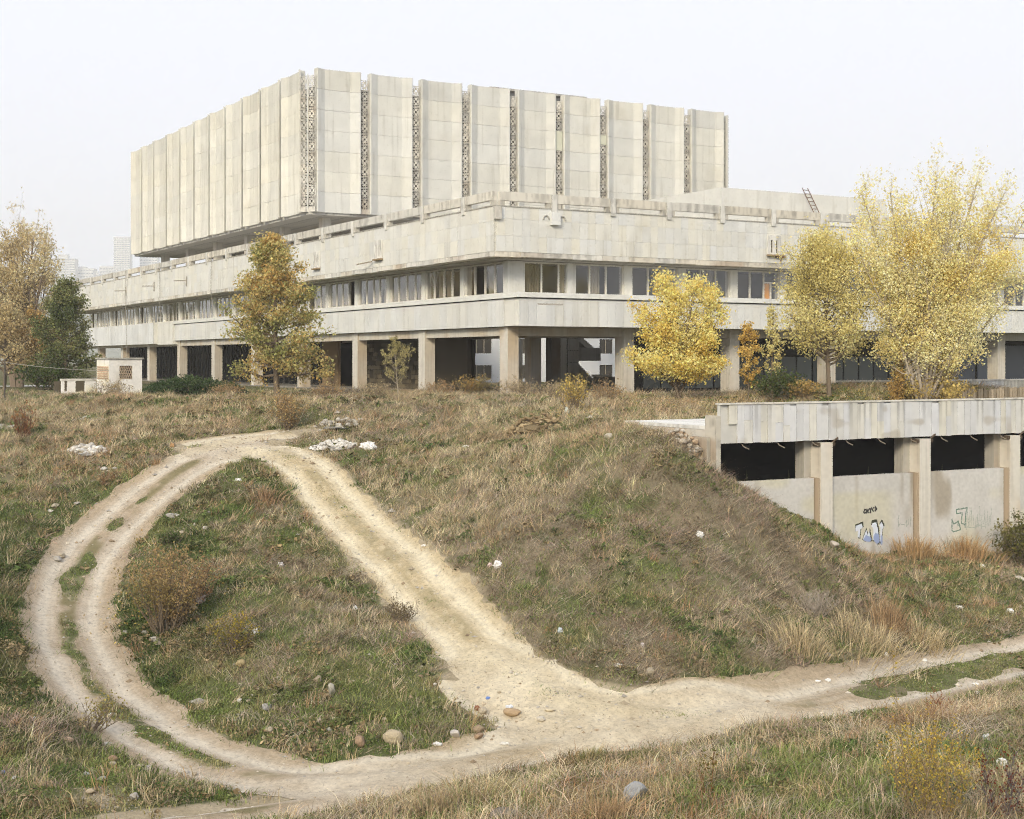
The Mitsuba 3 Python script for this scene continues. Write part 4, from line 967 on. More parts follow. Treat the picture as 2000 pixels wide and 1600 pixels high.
BARK, PALE = (0.17, 0.135, 0.10), (0.36, 0.31, 0.25)
YEL = [(0.66, 0.46, 0.11), (0.84, 0.65, 0.19), (0.90, 0.76, 0.31), (0.86, 0.77, 0.38)]
OLV = [(0.54, 0.47, 0.19), (0.72, 0.62, 0.26), (0.80, 0.71, 0.36), (0.68, 0.63, 0.32)]
ORG = [(0.27, 0.30, 0.11), (0.38, 0.38, 0.15), (0.51, 0.46, 0.20), (0.57, 0.46, 0.20), (0.61, 0.39, 0.14), (0.46, 0.43, 0.18)]
GRN = [(0.10, 0.125, 0.055), (0.17, 0.20, 0.085), (0.27, 0.27, 0.12), (0.32, 0.27, 0.13)]
GLD = [(0.50, 0.41, 0.24), (0.62, 0.51, 0.30), (0.70, 0.60, 0.37), (0.62, 0.59, 0.38)]


def at(px, py, Y):
    p = P(px, py, Y)
    return np.array([p[0], Y, H(p[0], Y)[0]])


# 1 plane tree, green turning orange, layered crown
r = np.random.default_rng(1)
k = thing('plane_tree', 'broad tree turning from green to rust orange, before the left face of the building', 'tree')
b = at(541, 775, 90); top = P(537, 474, 90)
tr = trunk_line(r, b - [0, 0, .2], top, 0.22, 0.03, wob=0.015)
Ht = top[2] - b[2]
env = lambda t, az: 3.1 * np.interp(t, [0, .17, .22, .34, .46, .58, .72, .86, 1], [.25, .85, 1.0, 1.05, .86, .92, .64, .36, .08])
sg_, an = limbs(r, b, tr, env, 60, lambda t: np.interp(t, [0, .3, 1], [.02, .25, .75]), 7, t0=0.17)
bark_and_leaves(k, [tr] + sg_, an, 0.155, 25000, 0.23, ORG, 0.55, BARK, seed=1)
# 2 thin pale sapling
r = np.random.default_rng(2)
k = thing('sapling', 'slender pale yellow-green sapling standing before the dark brick wall', 'young tree')
b = at(779, 782, 84); top = P(773, 668, 84)
tr = trunk_line(r, b, top, 0.045, 0.012, wob=0.02)
sg_, an = limbs(r, b, tr, lambda t, az: 1.05 * np.interp(t, [0, .2, .5, 1], [.7, .9, 1, .1]), 24, lambda t: 0.85, 4, t0=0.22)
bark_and_leaves(k, [tr] + sg_, an, 0.085, 1500, 0.07, [(0.30, 0.27, 0.12), (0.48, 0.42, 0.20), (0.55, 0.46, 0.18)], 0.8, (0.30, 0.26, 0.2), seed=2)
# 3 bright yellow tree before the right face
r = np.random.default_rng(3)
k = thing('yellow_tree', 'bright yellow bushy tree spreading before the right face of the building', 'tree')
b = at(1322, 780, 81); an, sgs = [], []
for tx, ty, dY, w, e in [(1292, 552, 0.5, 1.1, .9), (1352, 556, -0.6, 1.3, .9), (1396, 570, 0.4, .9, .9), (1322, 585, 1.2, 1.4, .8)]:
    t_ = trunk_line(r, b + r.normal(size=3) * [.08, .08, 0], P(tx, ty, 81 + dY), 0.10, 0.015, wob=0.03)
    s_, a_ = limbs(r, b, t_, lambda t, az, w=w: w * np.interp(t, [0, .25, .5, .8, 1], [.9, 1.5, 1.35, .9, .3]), 24, lambda t: np.interp(t, [0, .4, 1], [.35, .6, 1.0]), 6, t0=0.28)
    sgs += [t_] + s_; an += a_
for tx, ty, dY in [(1232, 690, -0.6), (1412, 708, -0.3), (1270, 705, -1.8), (1350, 712, -1.6), (1242, 600, .5), (1415, 600, .3), (1300, 640, -1.2), (1390, 660, -1.0)]:
    t_ = trunk_line(r, b + [0, 0, 0.7], P(tx, ty, 81 + dY), 0.06, 0.012, wob=0.05)
    s_, a_ = limbs(r, b, t_, lambda t, az: 0.85 * np.interp(t, [0, .4, .8, 1], [.4, .8, 1, .5]), 13, lambda t: .3, 5, t0=0.4)
    sgs += [t_] + s_; an += a_
bark_and_leaves(k, sgs, an, 0.115, 27000, 0.19, YEL, 0.7, BARK, seed=3)
# 4 small orange tree
r = np.random.default_rng(4)
k = thing('slim_tree', 'slim orange-yellow tree close to the pillar right of the bright yellow tree', 'tree')
b = at(1462, 785, 82); tr = trunk_line(r, b, P(1460, 640, 82), 0.05, 0.01)
sg_, an = limbs(r, b, tr, lambda t, az: 0.72 * np.interp(t, [0, .4, .7, 1], [.5, .9, .9, .2]), 26, lambda t: .7, 4, t0=0.12)
bark_and_leaves(k, [tr] + sg_, an, 0.12, 2000, 0.1, [(0.50, 0.33, 0.09), (0.66, 0.47, 0.15), (0.70, 0.55, 0.22)], 0.8, BARK, seed=4)
k = thing('slim_tree', 'sparse thin tree with few yellow leaves right behind the slim orange-yellow one', 'tree')
b = at(1506, 785, 83); tr = trunk_line(r, b, P(1508, 612, 83), 0.05, 0.01)
sg_, an = limbs(r, b, tr, lambda t, az: 0.75 * np.interp(t, [0, .4, .7, 1], [.8, .9, .6, .15]), 24, lambda t: .9, 4, t0=0.2)
bark_and_leaves(k, [tr] + sg_, an, 0.11, 1500, 0.1, OLV, 0.8, BARK, seed=5)
# 5 olive tree
r = np.random.default_rng(6)
k = thing('olive_yellow_tree', 'dense olive-yellow rounded tree with a dark trunk left of the tall yellow poplar', 'tree')
b = at(1620, 782, 80); tr = trunk_line(r, b - [0, 0, .1], P(1606, 512, 80), 0.16, 0.02, wob=0.02)
env = lambda t, az: 2.75 * np.interp(t, [0, .12, .25, .5, .75, .9, 1], [.8, 1.0, 1.0, .98, .86, .55, .15])
sg_, an = limbs(r, b, tr, env, 70, lambda t: np.interp(t, [0, .3, 1], [.45, .6, 1.0]), 8, t0=0.24)
bark_and_leaves(k, [tr] + sg_, an, 0.105, 32000, 0.30, OLV, 0.6, BARK, seed=6)
# 6 the tall many-stemmed yellow poplar
r = np.random.default_rng(8)
k = thing('tall_poplar', 'tallest yellow poplar with many pale upright stems standing behind the parking deck', 'tree')
b = at(1802, 785, 79); an, sgs = [], []
stems = [(1700, 330, 0.2, .10), (1740, 325, -1, .11), (1775, 345, 1, .10), (1828, 290, 0, .15), (1850, 330, -1.2, .12), (1900, 300, .6, .14), (1945, 325, -.6, .12), (1985, 360, .3, .10), (1690, 420, -1.5, .08), (1860, 310, 1.5, .10), (1965, 460, -1.4, .08), (1725, 470, 1.6, .08), (1915, 380, 1.8, .1), (1800, 420, -1.8, .09), (2020, 430, 1, .09)]
for tx, ty, dY, w in stems:
    s0 = b + np.array([(tx - 1802) * 0.0012, dY * 0.1, 0])
    e_ = P(tx + (tx - 1815) * 0.14, ty + 52, 79 + dY)
    s = np.linspace(0, 1, 11)[:, None]
    p = s0 + (e_ - s0) * np.c_[s ** 1.2, s, s ** 0.93] + np.cumsum(r.normal(size=(11, 3)) * [.05, .05, 0], 0) * (s > 0)
    t_ = (p, w * (1 - 0.9 * s[:, 0]) + 0.012)
    s_, a_ = limbs(r, b, t_, lambda t, az: 2.1 * np.interp(t, [0, .25, .5, .8, 1], [.6, 1.0, .8, .42, .15]), 30, lambda t: np.interp(t, [0, .4, 1], [.5, .9, 1.15]), 5, t0=0.2, thick=0.25)
    sgs += [t_] + s_; an += a_
an = np.array(an)
zrel = (an[:, 2] - b[2]) / 14.0
keep = r.random(len(an)) < np.interp(zrel, [0, .3, .55, .75, 1], [1.0, 1.0, .8, .5, .34])
bark_and_leaves(k, sgs, list(an[keep]), 0.105, 86000, 0.27, [(0.70, 0.55, 0.20), (0.85, 0.72, 0.32), (0.90, 0.80, 0.46), (0.82, 0.77, 0.46)], 0.45, PALE, seed=8)
# low growth at its foot
def shrub(name, label, px, py, Y, h, rad, n, leaf, pal, seed, stems=9, bark=BARK, sub=4, up=0.9, spread=0.08, cat_='shrub', lean=0.0, clump=1.2, thin=1.0):
    r = np.random.default_rng(seed)
    k = thing(name, label, cat_)
    b = at(px, py, Y) if Y else G(px, py)
    sgs, an = [], []
    for i in range(stems):
        az = i * 2.4 + r.normal() * .3
        q = rad * math.sqrt((i + .5) / stems)
        top = b + np.array([q * math.cos(az), q * math.sin(az), h * (1 - 0.45 * (q / rad) ** 2) * r.uniform(.8, 1.08)]) + [lean * h, 0, 0]
        s0 = b + np.array([q * .25 * math.cos(az), q * .25 * math.sin(az), -0.08])
        t_ = trunk_line(r, s0, top, thin * (0.012 + 0.012 * h), 0.004 * thin, n=6, wob=0.08)
        s_, a_ = limbs(r, b, t_, lambda t, az: rad * 0.42 * np.interp(t, [0, .5, 1], [.6, 1, .4]), 7, lambda t: up, sub, t0=0.12, minlen=0.05)
        sgs += [t_] + s_; an += a_
    bark_and_leaves(k, sgs, an, leaf, n, spread, pal, clump, bark, seed=seed, holder='stems', foliage='foliage', sides=4)
    return k


LEAFG = [(0.05, 0.075, 0.03), (0.09, 0.12, 0.045), (0.14, 0.16, 0.06)]
shrub('poplar_undergrowth', 'dense yellow-brown undergrowth around the foot of the tall poplar', 1820, 780, 79.6, 2.0, 2.4, 3800, 0.13, [(0.16, 0.10, 0.05), (0.42, 0.32, 0.12), (0.64, 0.51, 0.18)], 21, stems=16, spread=0.15)
shrub('orange_sapling', 'narrow orange-leaved sapling between the olive tree and the tall poplar', 1755, 785, 79.5, 3.2, 0.6, 1300, 0.12, [(0.44, 0.29, 0.10), (0.58, 0.42, 0.16)], 22, stems=5, spread=0.12, cat_='young tree')
shrub('green_bush', 'dark green bush at the foot of the slim orange-yellow tree', 1520, 785, 80.5, 1.25, 1.5, 2600, 0.12, LEAFG, 23, stems=14, spread=0.16)
shrub('orange_bush', 'low bright orange bush between the dark green bush and the olive tree', 1565, 784, 80, 0.95, 1.1, 1000, 0.11, [(0.46, 0.32, 0.12), (0.60, 0.45, 0.18)], 24, stems=10, spread=0.12)
shrub('yellow_shrub', 'upright golden shrub growing in the straw before the building corner', 1122, 822, 74, 2.1, 0.95, 1250, 0.085, [(0.42, 0.28, 0.07), (0.60, 0.46, 0.14), (0.64, 0.52, 0.22)], 25, stems=13, up=1.1)
shrub('rust_bush', 'large rust-orange bush on the mound below the plane tree', 562, 838, 78.5, 1.9, 1.15, 2400, 0.075, [(0.30, 0.19, 0.09), (0.46, 0.32, 0.15), (0.40, 0.34, 0.17)], 26, stems=16, up=1.1)
shrub('bare_shrub', 'nearly bare reddish shrub beside the grey paving strip at the left', 45, 856, 76.5, 1.9, 0.85, 330, 0.08, [(0.26, 0.10, 0.05), (0.36, 0.18, 0.07)], 27, stems=15, up=1.0, bark=(0.15, 0.08, 0.05))
shrub('brown_bush', 'big brown and ochre bush on the inner edge of the road bend', 322, 1232, 0, 3.0, 1.65, 6200, 0.075, [(0.20, 0.16, 0.07), (0.36, 0.28, 0.12), (0.36, 0.25, 0.13), (0.42, 0.29, 0.16)], 28, stems=20, spread=0.13, clump=0.8)
shrub('brown_bush', 'smaller reddish bush leaning right from the big brown and ochre bush', 385, 1180, 0, 1.9, 0.7, 800, 0.065, [(0.30, 0.19, 0.10), (0.42, 0.25, 0.13)], 29, stems=8, lean=0.25)
shrub('ochre_weed', 'patchy ochre-leaved shrub right of the big brown bush on the island slope', 455, 1275, 0, 1.4, 0.9, 950, 0.06, [(0.22, 0.19, 0.04), (0.42, 0.32, 0.06)], 30, stems=14)
shrub('ochre_weed', 'straggling ochre shrub leaning over the left side of the road bend', 180, 1425, 0, 0.9, 0.75, 420, 0.055, [(0.26, 0.22, 0.06), (0.40, 0.32, 0.09)], 31, stems=9, lean=0.4)
shrub('foreground_shrub', 'tall wispy golden shrub in the lower right foreground', 1815, 1615, 0, 1.7, 0.95, 3600, 0.036, [(0.44, 0.27, 0.05), (0.58, 0.43, 0.09), (0.40, 0.37, 0.12)], 32, stems=15, bark=(0.24, 0.18, 0.11), up=1.1, spread=0.06, thin=.35)
shrub('dark_red_shrub', 'sparse foreground shrub with withered dark red leaves at the right edge', 1958, 1610, 0, 1.5, 0.5, 700, 0.034, [(0.10, 0.02, 0.015), (0.22, 0.055, 0.03)], 33, stems=8, bark=(0.13, 0.11, 0.11), up=1.0, thin=.4)
shrub('foreground_sapling', 'thin sapling with a few green leaves at its tip, at the near road edge', 1380, 1560, 0, 1.25, 0.22, 110, 0.055, [(0.12, 0.13, 0.05), (0.28, 0.18, 0.06)], 34, thin=.5, stems=3, bark=(0.20, 0.11, 0.06), cat_='young tree')
shrub('red_twig_shrub', 'bare red-twigged shrub by the near track at the right', 1832, 1405, 0, 0.95, 0.4, 25, 0.03, [(0.25, 0.1, 0.05)], 35, thin=.4, stems=9, bark=(0.22, 0.09, 0.05))
shrub('green_wall_bush', 'round olive-green bush before the last pillar of the parking deck', 2000, 1078, 69, 2.3, 1.45, 4200, 0.10, [(0.08, 0.085, 0.03), (0.16, 0.155, 0.05), (0.27, 0.23, 0.08)], 36, stems=16, spread=0.13)
shrub('dead_brush', 'pale dead brushwood lying on the slope above the straw tuft', 1592, 1205, 0, 0.95, 0.9, 0, 0.05, GRN, 37, stems=22, bark=(0.36, 0.31, 0.26), cat_='brushwood')
shrub('hut_bush', 'straw-coloured bramble before the white utility hut', 215, 790, 97, 1.3, 1.35, 1500, 0.07, [(0.30, 0.24, 0.13), (0.46, 0.36, 0.20)], 38, stems=14, bark=(0.30, 0.25, 0.2), spread=0.12)
shrub('pillar_bush', 'green-brown bush at the foot of the pillars left of the building corner', 930, 782, 87, 1.2, 1.5, 1500, 0.09, [(0.16, 0.13, 0.06), (0.30, 0.24, 0.10), (0.40, 0.24, 0.08)], 39, stems=14, spread=0.14)
shrub('weed_clump', 'brown weed clump on the inner slope by the straight road', 780, 1215, 0, 0.6, 0.8, 700, 0.05, [(0.12, 0.10, 0.05), (0.22, 0.17, 0.09)], 40, stems=12)
shrub('weed_clump', 'dark green weed clump on the upper island near the left track', 330, 1062, 0, 0.4, 0.45, 500, 0.08, LEAFG, 41, stems=9)
shrub('ivy_shrub', 'dark green shrub under the tall golden poplar at the far left', 95, 765, 112, 1.6, 2.6, 2800, 0.17, LEAFG, 42, stems=14, spread=0.22)

for i_, (px, py, Y, h, rd_, n_, pal_, lab_) in enumerate([(640, 786, 88, .9, 1.2, 900, 0, 'rusty dry bush between the plane tree and the pillars'), (735, 784, 87.5, .8, 1.3, 900, 1, 'straw-coloured dry bush just left of the thin sapling'), (860, 790, 86, .75, 1.2, 800, 0, 'low rusty bush at the foot of the pillar right of the thin sapling'),
                                                    (1010, 792, 86, .8, 1.5, 1000, 1, 'dry tan bush before the building corner pillar'), (1085, 800, 82, .7, 1.2, 800, 1, 'low tan bush behind the upright golden shrub'), (1185, 800, 80, .7, 1.4, 900, 0, 'low rusty bush between the golden shrub and the bright yellow tree'), (445, 795, 92, .8, 1.4, 900, 0, 'rust-tinted bush at the right end of the ivy hedge')]):
    shrub('dry_bush', lab_, px, py, Y, h, rd_, n_, 0.08, [[(0.30, 0.19, 0.10), (0.44, 0.30, 0.16), (0.38, 0.32, 0.18)], [(0.36, 0.29, 0.18), (0.48, 0.39, 0.25), (0.34, 0.30, 0.17)]][pal_], 80 + i_, stems=13, spread=0.12, bark=(0.26, 0.20, 0.14))

# ivy hedge
r = np.random.default_rng(50)
k = thing('ivy_hedge', 'long low dark green ivy hedge in front of the dark openings at the left', 'hedge')
an = []
for i in range(1500):
    px = r.uniform(282, 482)
    t = (px - 282) / 200
    hh = np.interp(t, [0, .1, .35, .7, .9, 1], [.45, .95, 1.3, 1.15, .8, .2]) * (.75 + .5 * meshkit.fbm(np.array([[t * 14, 0, 0]]), 3, 5)[0])
    q = at(px, 775, 99 - 2 * t + r.normal() * 0.9)
    an.append(q + [0, 0, hh * math.sqrt(r.random())])
sgs = [(np.array([a - [0, 0, min(.5, a[2] + .9)], a]), np.array([.02, .006])) for a in an[::12]]
bark_and_leaves(k, sgs, an, 0.13, 11000, 0.13, [(0.03, 0.055, 0.025), (0.06, 0.095, 0.04), (0.12, 0.15, 0.065)], 0.8, BARK, seed=50, holder='stems', foliage='foliage')
labels[k + '__stems'] = {'kind': 'stuff'}

# left: golden poplar, dark green tree, orange low tree
r = np.random.default_rng(60)
k = thing('golden_poplar', 'tall golden-brown poplar at the left edge of the picture', 'tree')
b = at(34, 756, 122); an, sgs = [], []
for tx, ty, dY, w in [(62, 462, 0, .3), (20, 488, .5, .24), (94, 500, -.6, .22), (-15, 500, -1, .22), (45, 475, 1.2, .2), (84, 545, 1.5, .16), (-40, 545, .8, .2), (10, 545, -1.8, .16)]:
    s0 = b + np.array([(tx - 34) * .006, dY * .1, -.1]); e_ = P(tx, ty, 122 + dY)
    s = np.linspace(0, 1, 11)[:, None]
    p = s0 + (e_ - s0) * np.c_[s ** 1.1, s, s] + np.cumsum(r.normal(size=(11, 3)) * [.06, .06, 0], 0) * (s > 0)
    t_ = (p, w * (1 - .9 * s[:, 0]) + .015)
    s_, a_ = limbs(r, b, t_, lambda t, az: 2.35 * np.interp(t, [0, .3, .6, .85, 1], [.6, .95, 1, .6, .12]), 30, lambda t: np.interp(t, [0, .4, 1], [.5, .9, 1.2]), 6, t0=.16, thick=.22)
    sgs += [t_] + s_; an += a_
bark_and_leaves(k, sgs, an, 0.15, 30000, 0.27, GLD, 0.3, (0.24, 0.19, 0.15), seed=60)
k = thing('dark_green_tree', 'dark green conical tree in front of the far left end of the building', 'tree')
b = at(128, 762, 114); tr = trunk_line(r, b, P(127, 562, 114), 0.2, 0.03, wob=.01)
sg_, an = limbs(r, b, tr, lambda t, az: 2.5 * np.interp(t, [0, .15, .4, .7, 1], [.85, 1.0, .9, .62, .08]), 60, lambda t: np.interp(t, [0, .3, 1], [.1, .5, 1.0]), 7, t0=.08)
bark_and_leaves(k, [tr] + sg_, an, 0.15, 19000, 0.24, GRN, 0.5, BARK, seed=61)
k = thing('orange_tree', 'low orange-brown tree below the golden poplar at the left edge', 'tree')
b = at(8, 765, 116); tr = trunk_line(r, b, P(5, 600, 116), 0.16, 0.03)
sg_, an = limbs(r, b, tr, lambda t, az: 2.7 * np.interp(t, [0, .3, .6, 1], [.7, 1, .8, .2]), 44, lambda t: .5, 6, t0=.15)
bark_and_leaves(k, [tr] + sg_, an, 0.16, 5500, 0.22, [(0.46, 0.36, 0.20), (0.58, 0.46, 0.26), (0.54, 0.49, 0.28)], 0.5, BARK, seed=62)
k = thing('orange_tree', 'orange-leaved small tree between the golden poplar and the dark green tree', 'tree')
b = at(72, 765, 118); tr = trunk_line(r, b, P(66, 610, 118), 0.12, 0.03)
sg_, an = limbs(r, b, tr, lambda t, az: 1.7 * np.interp(t, [0, .3, .6, 1], [.6, 1, .8, .2]), 34, lambda t: .5, 6, t0=.15)
bark_and_leaves(k, [tr] + sg_, an, 0.15, 3600, 0.2, [(0.32, 0.24, 0.11), (0.55, 0.36, 0.14), (0.42, 0.37, 0.18)], 0.5, BARK, seed=63)
# trees beyond the building, seen under and beside it
for n_, (px, Y, h, w, lab) in enumerate([(-60, 190, 10, 4, 'pale far tree at the left edge behind the golden poplar'), (25, 230, 9, 5, 'far grey-green tree seen low behind the golden poplar'), (95, 215, 8, 4.5, 'far hazy tree left of the dark green tree')]):
    k = thing('far_tree', lab, 'tree')
    b = at(px, 740, Y); tr = trunk_line(r, b, b + [0, 0, h], 0.2, 0.04)
    sg_, an = limbs(r, b, tr, lambda t, az: w * np.interp(t, [0, .3, .6, 1], [.7, 1, .9, .2]), 30, lambda t: .5, 5, t0=.12)
    bark_and_leaves(k, [tr] + sg_, an, 0.35, 2200, 0.4, [(0.12, 0.12, 0.06), (0.20, 0.18, 0.09)], 0.3, BARK, seed=70 + n_)

# ---------------------------------------------------------------- stones, rubble, litter
_ico = {n: trimesh.creation.icosphere(subdivisions=n) for n in (1, 2, 3)}
def rock(c, size, seed, sub=2, rough=0.35, sink=0.35, facet=0):
    r = np.random.default_rng(seed)
    m = _ico[sub]
    v = np.array(m.vertices)
    v *= 1 + rough * (meshkit.fbm(v * 1.3 + seed * 7.1, 3, seed) - 0.5)[:, None] * 2
    for _ in range(facet):
        n = r.normal(size=3); n /= np.linalg.norm(n)
        d = v @ n; v -= np.maximum(d - r.uniform(.45, .75), 0)[:, None] * n
    a = r.uniform(0, 6.28)
    R = np.array([[math.cos(a), -math.sin(a), 0], [math.sin(a), math.cos(a), 0], [0, 0, 1]])
    s = np.asarray(size, float) / 2
    v = (v * s) @ (R.T if facet == 0 or True else R)
    v[:, 2] += s[2] * (1 - sink)
    return v + c, np.array(m.faces)


def stone(name, label, px, py, size, color, seed, cat_='stone', sub=2, rough=0.36, sink=0.15, facet=0, mat='m_paint', group=None, jitter=0.16):
    k = thing(name, label, cat_, group)
    c = G(px, py)
    v, f = rock(c, size, seed, sub, rough, sink, facet)
    t = meshkit.fbm((v - c) * 9 / max(size), 3, seed + 5)
    col = np.array(color) * (1 + jitter * 2 * (t - 0.5))[:, None]
    put(k, (v, f), mat, smooth=True if facet == 0 else False, color=col)
    return k


TAN, GRY, BUF, RED = (0.36, 0.30, 0.22), (0.36, 0.34, 0.31), (0.42, 0.365, 0.28), (0.31, 0.22, 0.15)
stone('boulder', 'largest rounded tan boulder at the road edge on the island', 767, 1452, (0.62, 0.5, 0.42), (0.40, 0.34, 0.24), 101, 'boulder', 3, 0.24)
stone('boulder', 'orange-brown boulder just left of the largest rounded tan boulder', 705, 1457, (0.44, 0.36, 0.32), RED, 102, 'boulder', 2, 0.35, facet=3)
stone('stone', 'pale grey angular stone right of the largest boulder', 891, 1442, (0.36, 0.3, 0.28), (0.46, 0.43, 0.40), 103, facet=6)
stone('stone', 'brown stone, lower one of a stacked pair near the road junction', 935, 1445, (0.30, 0.26, 0.24), RED, 104, facet=3)
stone('stone', 'rough brown stone, upper one of the stacked pair near the road junction', 935, 1431, (0.36, 0.3, 0.24), (0.30, 0.23, 0.16), 105, rough=.45)
stone('stone', 'flat orange-tan stone near the tip of the island', 1000, 1398, (0.55, 0.35, 0.25), (0.38, 0.28, 0.18), 106)
stone('stone', 'pale round stone left of the flat orange-tan one', 943, 1394, (0.32, 0.28, 0.22), BUF, 107)
stone('stone', 'reddish stone behind the pale round one near the island tip', 932, 1388, (0.22, 0.2, 0.16), (0.22, 0.10, 0.06), 108)
stone('stone', 'flat pale stone lying alone on the road junction', 1074, 1389, (0.34, 0.24, 0.1), (0.52, 0.45, 0.33), 109)
stone('stone', 'small whitish stone at the very tip of the island', 1057, 1408, (0.3, 0.24, 0.16), (0.50, 0.46, 0.39), 110, facet=4)
stone('stone', 'grey elongated slab stone in the grass left of the boulders', 518, 1388, (0.62, 0.32, 0.22), GRY, 111, facet=7)
stone('stone', 'upright grey stone leaning in the grass mid island', 646, 1361, (0.3, 0.24, 0.45), (0.38, 0.36, 0.30), 112, facet=4)
stone('stone', 'round tan stone upslope in the island grass', 619, 1334, (0.34, 0.3, 0.26), TAN, 113, facet=3)
stone('stone', 'round ochre stone under the patchy ochre shrub', 470, 1303, (0.32, 0.3, 0.28), (0.36, 0.29, 0.16), 114)
stone('stone', 'tan stone on the inner road edge below the grey slab stone', 527, 1431, (0.34, 0.25, 0.18), BUF, 115)
stone('stone', 'small tan stone beside the tan one on the inner road edge', 545, 1444, (0.24, 0.2, 0.14), TAN, 116)
SMALL = ['small whitish stone just behind the grey elongated slab stone', 'small buff stone left of the grey elongated slab stone', 'small whitish stone at the far left of the stones around the grey slab stone', 'small buff stone upslope of the stones around the grey slab stone',
         'small whitish stone at the left end of the row above the inner road edge', 'small buff stone in the middle of the row above the inner road edge', 'small whitish stone at the right end of the row above the inner road edge', 'small buff stone at the right end of the grey elongated slab stone',
         'small whitish stone nearest the road left of the orange-brown boulder', 'small buff stone close behind the orange-brown boulder', 'small whitish stone at the inner road edge right of the two tan stones', 'small buff stone upslope behind the largest rounded tan boulder',
         'small whitish stone alone in the middle of the island grass, upslope of the stacked pair', 'small buff stone near the bright blue scrap at the island tip', 'small whitish stone left of the bright blue scrap near the island tip']
VERGE = ['tan stone in the middle of the cluster below the outer road edge', 'grey stone at the left of the cluster below the outer road edge', 'buff stone right of the middle in the cluster below the outer road edge', 'tan stone nearest the camera in the cluster below the outer road edge', 'grey stone lowest in the short grass of the lower left corner', 'buff stone at the upper end of the cluster below the outer road edge',
         'tan stone at the right end of the cluster below the outer road edge', 'grey stone half on the dirt at the right of the cluster below the road edge', 'buff stone at the foot of the cluster below the outer road edge', 'tan stone on the left rim of the gravel patch, lower left', 'grey stone in the middle of the gravel patch, lower left']
BANKS = ['larger pale stone in the grass above the upper road bend, left of centre', 'grey stone right behind the larger pale one above the upper road bend', 'buff stone high on the left bank, upper one of two', 'pale stone high on the left bank, lower one of two', 'grey stone between the left bank pair and the road', 'buff stone just below the larger pale one above the upper road bend',
         'pale stone at the inner edge of the upper road bend, beside the dark weed clump', 'grey stone at the inner road edge left of the dark weed clump', 'buff stone at the inner road edge below the dark weed clump', 'pale stone on the upper island slope right of the dark weed clump', 'grey stone at the outer road edge, upper one of two close together', 'buff stone at the outer road edge, lower one of two close together']
for i, (px, py, s) in enumerate([(495, 1361, .2), (486, 1373, .22), (469, 1373, .24), (505, 1350, .18), (583, 1410, .18), (624, 1411, .2), (655, 1408, .22), (535, 1372, .17), (643, 1430, .26), (678, 1427, .18), (600, 1432, .16), (750, 1408, .16), (850, 1340, .16), (975, 1355, .16), (905, 1352, .14)]):
    stone('pale_stone', SMALL[i] , px, py, (s, s * .8, s * .6), BUF if i % 2 else (0.50, 0.47, 0.42), 130 + i, sub=1, group='small pale stones on the island', facet=3)
for i, (px, py, s) in enumerate([(302, 1255, .42), (275, 1252, .3), (283, 1240, .3), (308, 1262, .34), (245, 1240, .34)]):
    lab = ['flat grey stone in the heap below the big brown bush', 'small brown stone at the left of the heap below the big brown bush', 'dark stone at the back of the heap below the big brown bush', 'pale grey stone at the front of the heap below the big brown bush', 'pale stone on the road side of the heap below the big brown bush'][i]
    stone('stone', lab, px, py, (s, s * .75, s * .55), GRY if i % 2 == 0 else (0.28, 0.24, 0.19), 150 + i, facet=4)
stone('boulder', 'large buff stone right of the big brown bush', 372, 1192, (0.62, 0.45, 0.4), (0.42, 0.34, 0.21), 160, 'boulder', facet=4)
stone('boulder', 'broken concrete lump behind the large buff stone by the brown bush', 392, 1180, (0.6, 0.5, 0.42), (0.40, 0.36, 0.32), 161, 'boulder', facet=8)
stone('stone', 'rounded pinkish stone in the grass outside the road bend', 133, 1452, (0.34, 0.26, 0.2), (0.46, 0.34, 0.24), 162)
stone('stone', 'pale flat shard right of the rounded pinkish stone', 209, 1456, (0.3, 0.24, 0.12), (0.52, 0.50, 0.46), 163, facet=5)
stone('stone', 'reddish brown stone at the corner of the gravel patch', 221, 1490, (0.26, 0.22, 0.2), (0.34, 0.22, 0.15), 164)
stone('stone', 'tan stone touching the reddish brown stone by the gravel patch', 220, 1497, (0.22, 0.2, 0.14), BUF, 165)
for i, (px, py) in enumerate([(318, 1515), (290, 1508), (349, 1522), (346, 1530), (263, 1562), (275, 1500), (380, 1515), (365, 1512), (300, 1530), (178, 1552), (200, 1527)]):
    s = rng.uniform(.16, .32)
    stone('verge_stone', VERGE[i], px, py, (s, s * .8, s * .65), [TAN, GRY, BUF][i % 3], 170 + i, group='loose stones below the outer road edge', facet=4)
stone('boulder', 'angular blue-grey slab in the near foreground grass', 1242, 1572, (0.62, 0.36, 0.5), (0.30, 0.31, 0.33), 190, 'boulder', 2, .2, facet=7)
stone('boulder', 'dark mossy boulder cut off by the bottom edge', 985, 1605, (0.6, 0.4, 0.3), (0.17, 0.15, 0.12), 191, 'boulder', 2, .35)
stone('stone', 'pale round stone beside the road at the foot of the slope', 1270, 1318, (0.3, 0.26, 0.24), BUF, 192)
stone('stone', 'flat orange stone left of the pale round one at the foot of the slope', 1255, 1322, (0.3, 0.22, 0.12), (0.36, 0.27, 0.17), 193)
stone('stone', 'pale concrete chunk in the grass above the painted wall', 1628, 1068, (0.7, 0.5, 0.3), (0.48, 0.42, 0.36), 194, facet=6)
stone('stone', 'pale concrete chunk lying on the far grass before the deck roof', 1190, 858, (0.5, 0.4, 0.3), (0.50, 0.46, 0.38), 195, facet=5)
